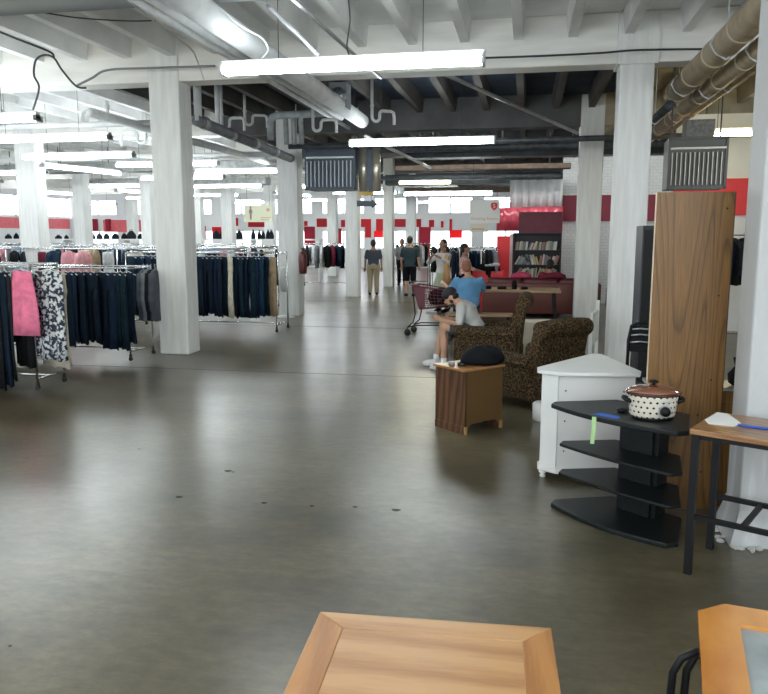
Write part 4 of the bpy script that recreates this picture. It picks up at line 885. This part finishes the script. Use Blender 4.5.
MB().box((-.15, -.008, .1), (.46, 0, .7)).build('door', oak, lc)
cl = [(-.02, .0, .07, .18, blk), (.13, .05, .06, .22, creamf), (.06, .12, .05, .30, mat('brass_lamp', (.4, .28, .1), .3, .8))]
for i, (x, y, r_, h, m) in enumerate(cl):
    o = MB().lathe([(r_*.6, 0), (r_, .02), (r_*1.1, h*.4), (r_*.5, h*.7), (r_*.7, h), (.01, h)], 14).build('vase', m, None, True); o.location = (1.39+x, 5.08+y, .791); tag(o, ('black', 'cream', 'brass coloured')[i]+' vase on the brown low cabinet by the near column', 'vase')
rr_ = rack((3.2, 13.2, 0), 1.8, .5, 1.75, 'clothes rack glimpsed between the oak panel and near column')
for i in range(8): garment('top', (2.5+i*.15, 12.95, 1.755), .3, (blk, navy, char)[i % 3], 'dark shirt on the rack behind the near right column', 'dark shirts on the rack behind the near right column', 1.1, i % 2)
struct(MB().box((2.6, 14.6, 2.1), (8, 14.65, 2.75)).build('trim_4', red)); struct(MB().box((2.6, 14.65, 0), (8, 14.75, ZB)).build('wall_side_room', wallW))
o = MB().box((1.75, 12.0, .0), (2.6, 12.5, .95), None, .01).build('cream_dresser', cream); tag(o, 'cream dresser seen through the gap right of the oak panel', 'dresser')
# shopping cart
sc_ = empty('shopping_cart', (-1.60, 13.1, 0), radians(-6), 'maroon basket shopping cart behind the seated man', 'shopping cart')
mp_ = mat('maroon_plastic', (.13, .012, .03), .4)
def lat(mb, quad, nu, nv, r=.006):
    a, b_, c_, d = [V(q) for q in quad]
    for i in range(nu+1):
        t = i/nu; mb.tube([a.lerp(b_, t), d.lerp(c_, t)], r, 4)
    for i in range(nv+1):
        t = i/nv; mb.tube([a.lerp(d, t), b_.lerp(c_, t)], r, 4)
sc_.scale = (.86, .9, .93)
tl = [(-.36, -.27, .95), (-.36, .27, .95), (.42, .24, .86), (.42, -.24, .86)]; bl_ = [(-.22, -.20, .50), (-.22, .20, .50), (.36, .18, .56), (.36, -.18, .56)]
b = MB()
for i in range(4):
    j = (i+1) % 4; lat(b, (bl_[i], bl_[j], tl[j], tl[i]), 9, 6)
lat(b, bl_, 8, 6); b.build('basket', mp_, sc_)
MB().rings([[(x*.98, -.262, z_) for x, z_ in ((-.36, .94), (-.10, .91), (-.10, .56), (-.24, .55))], [(x*.98, -.252, z_) for x, z_ in ((-.36, .94), (-.10, .91), (-.10, .56), (-.24, .55))]]).build('side_plate', mp_, sc_)
MB().tube(tl+[tl[0]], .014, 8).build('rim', mp_, sc_)
MB().tube([(-.42, -.27, 1.0), (-.42, .27, 1.0)], .016, 8).build('handle', blackm, sc_)
for s in (-1, 1):
    MB().tube([(-.36, s*.25, .94), (-.30, s*.25, .42), (-.34, s*.25, .26), (-.46, s*.25, .16)], .013, 6).build('frame_side', blackm, sc_, True)
    MB().tube([(-.46, s*.25, .16), (-.30, s*.25, .20), (.40, s*.16, .22), (.46, s*.14, .14)], .013, 6).build('frame_side', blackm, sc_, True)
    for x, yy in ((-.46, .25), (.46, .14)):
        MB().tube([(x, s*yy-.014, .065), (x, s*yy+.014, .065)], .065, 16).build('wheel', rubber, sc_, True)
        MB().tube([(x, s*yy, .065), (x, s*yy, .16)], .01, 6).build('fork', blackm, sc_)
bgk = MB(); bgk.rings([[(.28*s_*cos(a), .16*s_*sin(a)*(1+.1*sin(3*a)), q*.36) for a in [2*pi*k_/16 for k_ in range(16)]] for q, s_ in ((0, .8), (.3, 1), (.7, .9), (.95, .5), (1, .1))])
o = bgk.build('garbage_bag', mat('black_nylon', (0, 0, 0)), None, True); o.location = (-1.46, 13.1, .55); o.scale = (.8, .8, .8); tag(o, 'black clothes bundle lying in the maroon shopping cart', 'bag')
# red display stand under the plaid person
rs = empty('red_stand', (-1.0, 17.6, 0), 0, 'red stand piled with black and white clothes by the booth', 'stand')
MB().box((-.22, -.1, 0), (.5, .25, .93), None, .01).build('box', red, rs)
b = MB(); b.rings([[(.3*s_*cos(a)*(1+.15*sin(4*a))+.1, .16*s_*sin(a), .93+q*.18) for a in [2*pi*k_/18 for k_ in range(18)]] for q, s_ in ((0, 1), (.5, .9), (.85, .5), (1, .1))]); b.build('clothes_heap', blk, rs, True)
for x, y, s_ in ((.12, -.17, .05), (.22, -.15, .06), (.02, -.15, .04)): MB().ball((x+.1, y+.05, 1.02+s_), (s_*1.6, s_, s_*.7)).build('white_item', whitef, rs, True)
#PEOPLE
# ------------------------------------------------------------------ people
skin = mat('skin_light', (.52, .30, .20), .55, var=.05, scale=6); skin2 = mat('skin_tan', (.36, .19, .12), .55); hairb = mat('hair_black', (.012, .01, .009), .6, bump=.4, scale=60); hairr = mat('hair_auburn', (.30, .12, .06), .6, bump=.4, scale=60)
eyem = mat('eye_dark', (.02, .015, .012), .2)
def person(loc, rz, label, J, sk, top=None, bottom=None, shoe=None, hair=None, skirt=None, slim=1.0, vox=.011, top_len=0, sleeve=.75, leg_cover=1.0, beard=None, cap=None, facepitch=0, name='person', sock=None, bald=False):
    """J: pelvis, chest, neck, head, then el/er, wl/wr, kl/kr, al/ar; shoulders and hips are derived"""
    r = empty(name, loc, rz, label, 'person')
    J = {k_: V(v) for k_, v in J.items()}
    P, C_, N, Hd = J['pelvis'], J['chest'], J['neck'], J['head']
    sw = .175*slim; hw_ = .095
    X_ = V((1, 0, 0))
    S = {s: C_+(N-C_)*.55+X_*sw*(1 if s == 'r' else -1) for s in 'lr'}; Hp = {s: P+X_*hw_*(1 if s == 'r' else -1) for s in 'lr'}
    ax = (N-P).normalized()
    def torso(mb, k_=1.0, a=0.0, b_=1.0, dz=0):
        mid = P.lerp(C_, .45)
        sec = [(P-ax*.09, .13, .10), (P, .165, .125), (mid, .145*slim, .105), (C_, .175*slim, .12), (C_+(N-C_)*.45, .18*slim, .105), (C_+(N-C_)*.78, .12*slim, .075), (N, .055, .055)]
        R = []; fw = X_.cross(ax)*-1
        for i, (c_, w_, d_) in enumerate(sec):
            if i/6 < a or i/6 > b_: continue
            R.append([c_+X_*w_*k_*cos(t)+fw*d_*k_*sin(t) for t in [2*pi*q/20 for q in range(20)]])
        mb.rings(R)
    def limb(mb, pts, rad, k_=0.0): mb.tube(pts, [q+k_ for q in rad], 12); [mb.ball(p_, q+k_, n=10) for p_, q in zip(pts, rad)]
    b = MB(); torso(b)
    Rh = M4.Rotation(facepitch, 4, 'X'); hd = M4.Translation(Hd) @ Rh
    b.tube([N-ax*.03, N.lerp(Hd, .6)], [.056, .052], 12)
    b.ball(Hd+Rh @ V((0, -.01, .02)), (.075, .095, .10), Rh, 16); b.ball(Hd+Rh @ V((0, .025, -.035)), (.058, .065, .078), Rh, 14)
    b.ball(Hd+Rh @ V((0, .100, -.012)), (.013, .020, .022), Rh, 8); b.ball(Hd+Rh @ V((0, .085, -.055)), (.026, .012, .010), Rh, 8)
    for s in (-1, 1): b.ball(Hd+Rh @ V((s*.077, -.005, 0)), (.012, .02, .032), Rh, 8); b.ball(Hd+Rh @ V((s*.03, .075, .022)), (.022, .014, .010), Rh, 8)
    for s, sg_ in (('l', -1), ('r', 1)):
        e_, w_ = J['e'+s], J['w'+s]
        limb(b, [S[s], e_, w_], [.052*slim+.004, .040, .027])
        hdv = J.get('h'+s, (w_-e_).normalized()*.09+w_); dv = (hdv-w_).normalized(); side = dv.cross(V((sg_*.2, .0, 1)))
        side = side.normalized() if side.length > .1 else V((0, 1, 0)); nrm = side.cross(dv)
        pm_ = w_+dv*.05; b.tube([w_, w_+dv*.035, w_+dv*.085], [.026, .034, .036], 10, sy=.55)
        for fi, (o_, l_) in enumerate(((-.030, .062), (-.010, .075), (.010, .070), (.029, .055))):
            p0 = w_+dv*.075+side*o_; cl_ = nrm*(-.02*sg_)
            b.tube([p0, p0+dv*l_*.5+cl_*.3, p0+dv*l_*.85+cl_], [.0095, .009, .0075], 6)
        b.tube([w_+dv*.02-side*.025, w_+dv*.055-side*.055, w_+dv*.09-side*.06], [.013, .011, .009], 6)
        k1, a1 = J['k'+s], J['a'+s]
        limb(b, [Hp[s], k1, k1.lerp(a1, .35), a1], [.088, .058, .056, .036])
        ft_ = J.get('f', V((0, 1, 0))); b.tube([a1-V((0, 0, .0))-ft_*.03, a1+ft_*.07-V((0, 0, .04)), a1+ft_*.15-V((0, 0, .055))], [.036, .036, .022], 10)
    b.build('body', sk, r, True, remesh=vox)
    if top:
        b = MB(); torso(b, 1.09+.02, 0 if top_len else .1, .9)
        if top_len: b.tube([P+V((0, 0, .02)), P-V((0, 0, top_len))], [.19, .2], 14, sy=.75)
        for s in 'lr':
            e_, w_ = J['e'+s], J['w'+s]
            if sleeve <= 1: limb(b, [S[s], S[s].lerp(e_, sleeve)], [.066*slim, .056])
            else: limb(b, [S[s], e_, e_.lerp(w_, sleeve-1)], [.066*slim, .053, .042])
        b.build('shirt', top, r, True, remesh=vox)
    if bottom:
        b = MB(); R = []
        for c_, w_, d_ in ((P-ax*.10, .15, .12), (P, .18, .14), (P+ax*.07, .165, .125)): R.append([c_+X_*w_*cos(t)+X_.cross(ax)*-1*d_*sin(t) for t in [2*pi*q/20 for q in range(20)]])
        b.rings(R)
        for s in 'lr':
            k1, a1 = J['k'+s], J['a'+s]
            if leg_cover <= 1: limb(b, [Hp[s], Hp[s].lerp(k1, leg_cover)], [.105, .085])
            else: limb(b, [Hp[s], k1, k1.lerp(a1, leg_cover-1)], [.103, .078, .066])
        b.build('trousers', bottom, r, True, remesh=vox)
    if skirt:
        b = MB(); R = []
        for q, w_, d_ in ((0, .14, .11), (.15, .18, .14), (.45, .25, .2), (.85, .33, .27)): R.append([(P.x+w_*cos(t)*(1+.06*sin(9*t)*q), P.y+d_*sin(t)*(1+.06*sin(9*t)*q), P.z+.1-q) for t in [2*pi*k_/54 for k_ in range(54)]])
        b.rings(R).build('skirt', skirt, r, True)
    if shoe:
        for s in 'lr':
            a1 = J['a'+s]; ft_ = J.get('f', V((0, 1, 0))); z0 = a1.z-.075
            b = MB(); b.tube([a1-ft_*.05-V((0, 0, .035)), a1+ft_*.04-V((0, 0, .03)), a1+ft_*.12-V((0, 0, .045)), a1+ft_*.185-V((0, 0, .052))], [.042, .046, .044, .028], 12)
            b.build('shoe', shoe, r, True)
            if sock: MB().tube([a1-V((0, 0, .02)), a1+V((0, 0, .08))], [.044, .044], 12).build('sock', sock, r, True)
    if hair and cap:
        MB().ball(Hd+Rh @ V((0, -.045, -.01)), (.078, .06, .055), Rh, 14).build('hair', hair, r, True)
    elif hair:
        b = MB(); b.ball(Hd+Rh @ V((0, -.022, .032)), (.082, .095, .095), Rh, 18)
        if not bald: b.ball(Hd+Rh @ V((0, -.05, -.02)), (.075, .055, .075), Rh, 14)
        b.build('hair', hair, r, True)
    if cap:
        b = MB(); b.ball(Hd+Rh @ V((0, -.008, .052)), (.085, .104, .085), Rh, 18)
        b.rings([[Hd+Rh @ V((.075*cos(t), .06+.11*sin(t), zz-.018*abs(cos(t)))) for t in [pi*q/10 for q in range(11)]] for zz in (.055, .063)])
        b.build('cap', cap, r, True)
    if beard:
        b = MB(); b.ball(Hd+Rh @ V((0, .045, -.085)), (.048, .05, .036), Rh, 14); b.ball(Hd+Rh @ V((0, .088, -.042)), (.028, .012, .006), Rh, 8)
        for s in (-1, 1): b.ball(Hd+Rh @ V((s*.055, .02, -.045)), (.014, .024, .035), Rh, 8)
        b.build('beard', beard, r, True)
    for s in (-1, 1): MB().ball(Hd+Rh @ V((s*.03, .086, .010)), (.011, .007, .006), Rh, 8).build('eye', eyem, r, True)
    return r
# seated man in the far armchair
ph = dict(pelvis=(0, 0, .52), chest=(0, .12, .77), neck=(0, .23, .89), head=(0, .335, .945), el=(-.24, .20, .62), er=(.24, .22, .62), wl=(-.12, .46, .66), wr=(.12, .47, .66), hl=(-.05, .54, .70), hr=(.05, .55, .70), kl=(-.17, .40, .56), kr=(.15, .45, .56), al=(-.15, .40, .085), ar=(.13, .53, .085))
person((-.62, 9.80, 0), radians(90), 'seated man in black cap and light grey shirt looking at a phone', ph, skin, top=mat('fabric_light_grey', (.50, .50, .47), .85, var=.05), bottom=mat('fabric_dark_shorts', (.06, .06, .065), .85), shoe=mat('white_shoe', (.7, .7, .7), .5), sock=mat('white_sock', (.7, .7, .7), .8), hair=hairb, cap=mat('black_cap', (.012, .012, .015), .7), beard=mat('beard_dark', (.06, .03, .02), .8), facepitch=-.6, vox=.009, leg_cover=.72, sleeve=.85, slim=1.05)
o = MB().box((-.038, -.07, 0), (.038, .07, .009), None, .003).build('phone', mat('phone_white', (.6, .62, .65), .2)); o.location = (-1.21, 9.80, .735); o.rotation_euler = (0, radians(35), radians(90)); tag(o, 'pale smartphone held by the seated man in the black cap', 'phone')
# person in blue shirt, back to us
pb = dict(pelvis=(0, 0, .56), chest=(0, .06, .88), neck=(0, .12, 1.08), head=(-.03, .17, 1.21), el=(-.30, .12, .84), er=(.27, .18, .84), wl=(-.38, .34, .92), wr=(.15, .40, .85), kl=(-.15, .45, .54), kr=(.15, .45, .54), al=(-.15, .42, .085), ar=(.15, .42, .085))
person((-.92, 12.45, 0), radians(10), 'seated person in a blue t-shirt with reddish hair, back turned, beyond the seated man', pb, skin, top=mat('fabric_sky_blue', (.12, .30, .52), .85, var=.08), bottom=mat('fabric_dark_jeans', (.02, .025, .035), .85), shoe=blackm, hair=hairr, facepitch=-.4, slim=1.12, sleeve=.8, leg_cover=1.9)
def stand(h=1.7, arms='down'):
    k_ = h/1.75; d = dict(pelvis=(0, 0, .94), chest=(0, 0, 1.24), neck=(0, -.01, 1.47), head=(0, .01, 1.62), el=(-.25, -.02, 1.12), er=(.25, -.02, 1.12), wl=(-.26, .06, .87), wr=(.26, .06, .87), kl=(-.10, .02, .50), kr=(.10, .02, .50), al=(-.11, -.02, .085), ar=(.11, -.02, .085))
    if arms == 'up': d.update(el=(-.30, .22, 1.22), er=(.26, .24, 1.20), wl=(-.12, .42, 1.36), wr=(.02, .44, 1.34))
    if arms == 'fwd': d.update(el=(-.22, .12, 1.14), er=(.22, .12, 1.14), wl=(-.14, .36, 1.08), wr=(.14, .36, 1.08))
    return {a: tuple(q*k_ for q in v) for a, v in d.items()}
person((-4.42, 21.75, 0), radians(12), 'standing man in dark shirt and khaki trousers, back turned, between two columns', stand(1.62), skin2, top=mat('fabric_slate', (.05, .065, .09), .85), bottom=mat('fabric_khaki', (.40, .34, .22), .85), shoe=blackm, hair=hairb, leg_cover=1.95, sleeve=.75, slim=1.0)
person((-3.28, 21.4, 0), radians(-4), 'tall person in dark green shirt and dark shorts walking away, right of the columns', stand(1.73), skin, top=mat('fabric_dark_green', (.018, .04, .045), .85), bottom=blk, shoe=blackm, hair=hairb, leg_cover=1.0, sleeve=.8, slim=1.05, top_len=.08)
person((-1.86, 17.1, 0), radians(150), 'standing woman in white top and long green skirt holding up clothes', stand(1.66, 'up'), skin2, top=mat('fabric_white_top', (.62, .6, .58), .85), skirt=mat('fabric_pale_green', (.38, .44, .30), .85, var=.15, scale=20, stretch=(4, 4, .3)), shoe=blackm, hair=hairb, sleeve=1.5, slim=.92)
o = garment('dress', (-1.74, 16.80, 1.36), .5, mat('fabric_yellow_orange', (.55, .36, .08), .85, col2=(.5, .25, .18), scale=14), 'yellow and orange dress held up by the woman in the green skirt', None, .62, 5, sy=.45)
plaid = mat('fabric_pink_plaid', (.55, .20, .20), .85, col2=(.72, .58, .54), scale=30, lo=.45, hi=.55)
person((-1.36, 17.0, 0), radians(-80), 'dark haired person in pink plaid shirt bending over clothes near the booth', stand(1.56, 'fwd'), skin2, top=plaid, bottom=blk, shoe=blackm, hair=hairb, leg_cover=1.9, sleeve=1.4)
pc = dict(pelvis=(0, 0, .52), chest=(0, -.02, .80), neck=(0, -.02, .98), head=(0, .0, 1.11), el=(-.26, .1, .70), er=(.26, .1, .70), wl=(-.14, .32, .66), wr=(.14, .32, .66), kl=(-.12, .42, .52), kr=(.12, .42, .52), al=(-.12, .42, .085), ar=(.12, .42, .085))
person((.52, 16.85, 0), radians(-8), 'dark haired person in maroon shirt sitting on the maroon couch, back turned', pc, skin2, top=mat('fabric_maroon', (.20, .012, .03), .85), bottom=blk, shoe=blackm, hair=hairb, leg_cover=1.9)
person((-4.30, 26.2, 0), radians(180), 'dark haired person standing beyond the man in khaki trousers', stand(1.62, 'fwd'), skin2, top=greyf, bottom=blk, shoe=blackm, hair=hairb, leg_cover=1.9)
# white hanging bag and base beside the second left column
o = MB().lathe([(.02, 0), (.22, 0), (.22, .02), (.03, .05), (.02, .06)], 24).build('fan_base', wm, None, True); o.location = (-5.06, 15.35, 0); tag(o, 'white round base on the floor at the foot of the second left column', 'stand')
MB().tube([(0, 0, .05), (0, 0, 1.05)], .015, 8).build('pole', wm, o)
b = MB(); b.rings([[(.10*s_*cos(a), .05*s_*sin(a)*(1+.2*sin(4*a)), .55+q*.55) for a in [2*pi*k_/18 for k_ in range(18)]] for q, s_ in ((0, .7), (.2, 1), (.6, .9), (.9, .7), (1, .2))]); b.build('plastic_cover', mat('clear_plastic', (.6, .62, .6), .3), o, True)
# ------------------------------------------------------------------ light
w = bpy.data.worlds.new('sky'); scene.world = w; w.use_nodes = True
bg_ = w.node_tree.nodes['Background']; bg_.inputs['Color'].default_value = (.86, .93, 1.0, 1); bg_.inputs['Strength'].default_value = 2.4
vs = scene.view_settings; vs.view_transform = 'Standard'; vs.look = 'None'; vs.exposure = 0.68; vs.gamma = 1; vs.use_curve_mapping = False
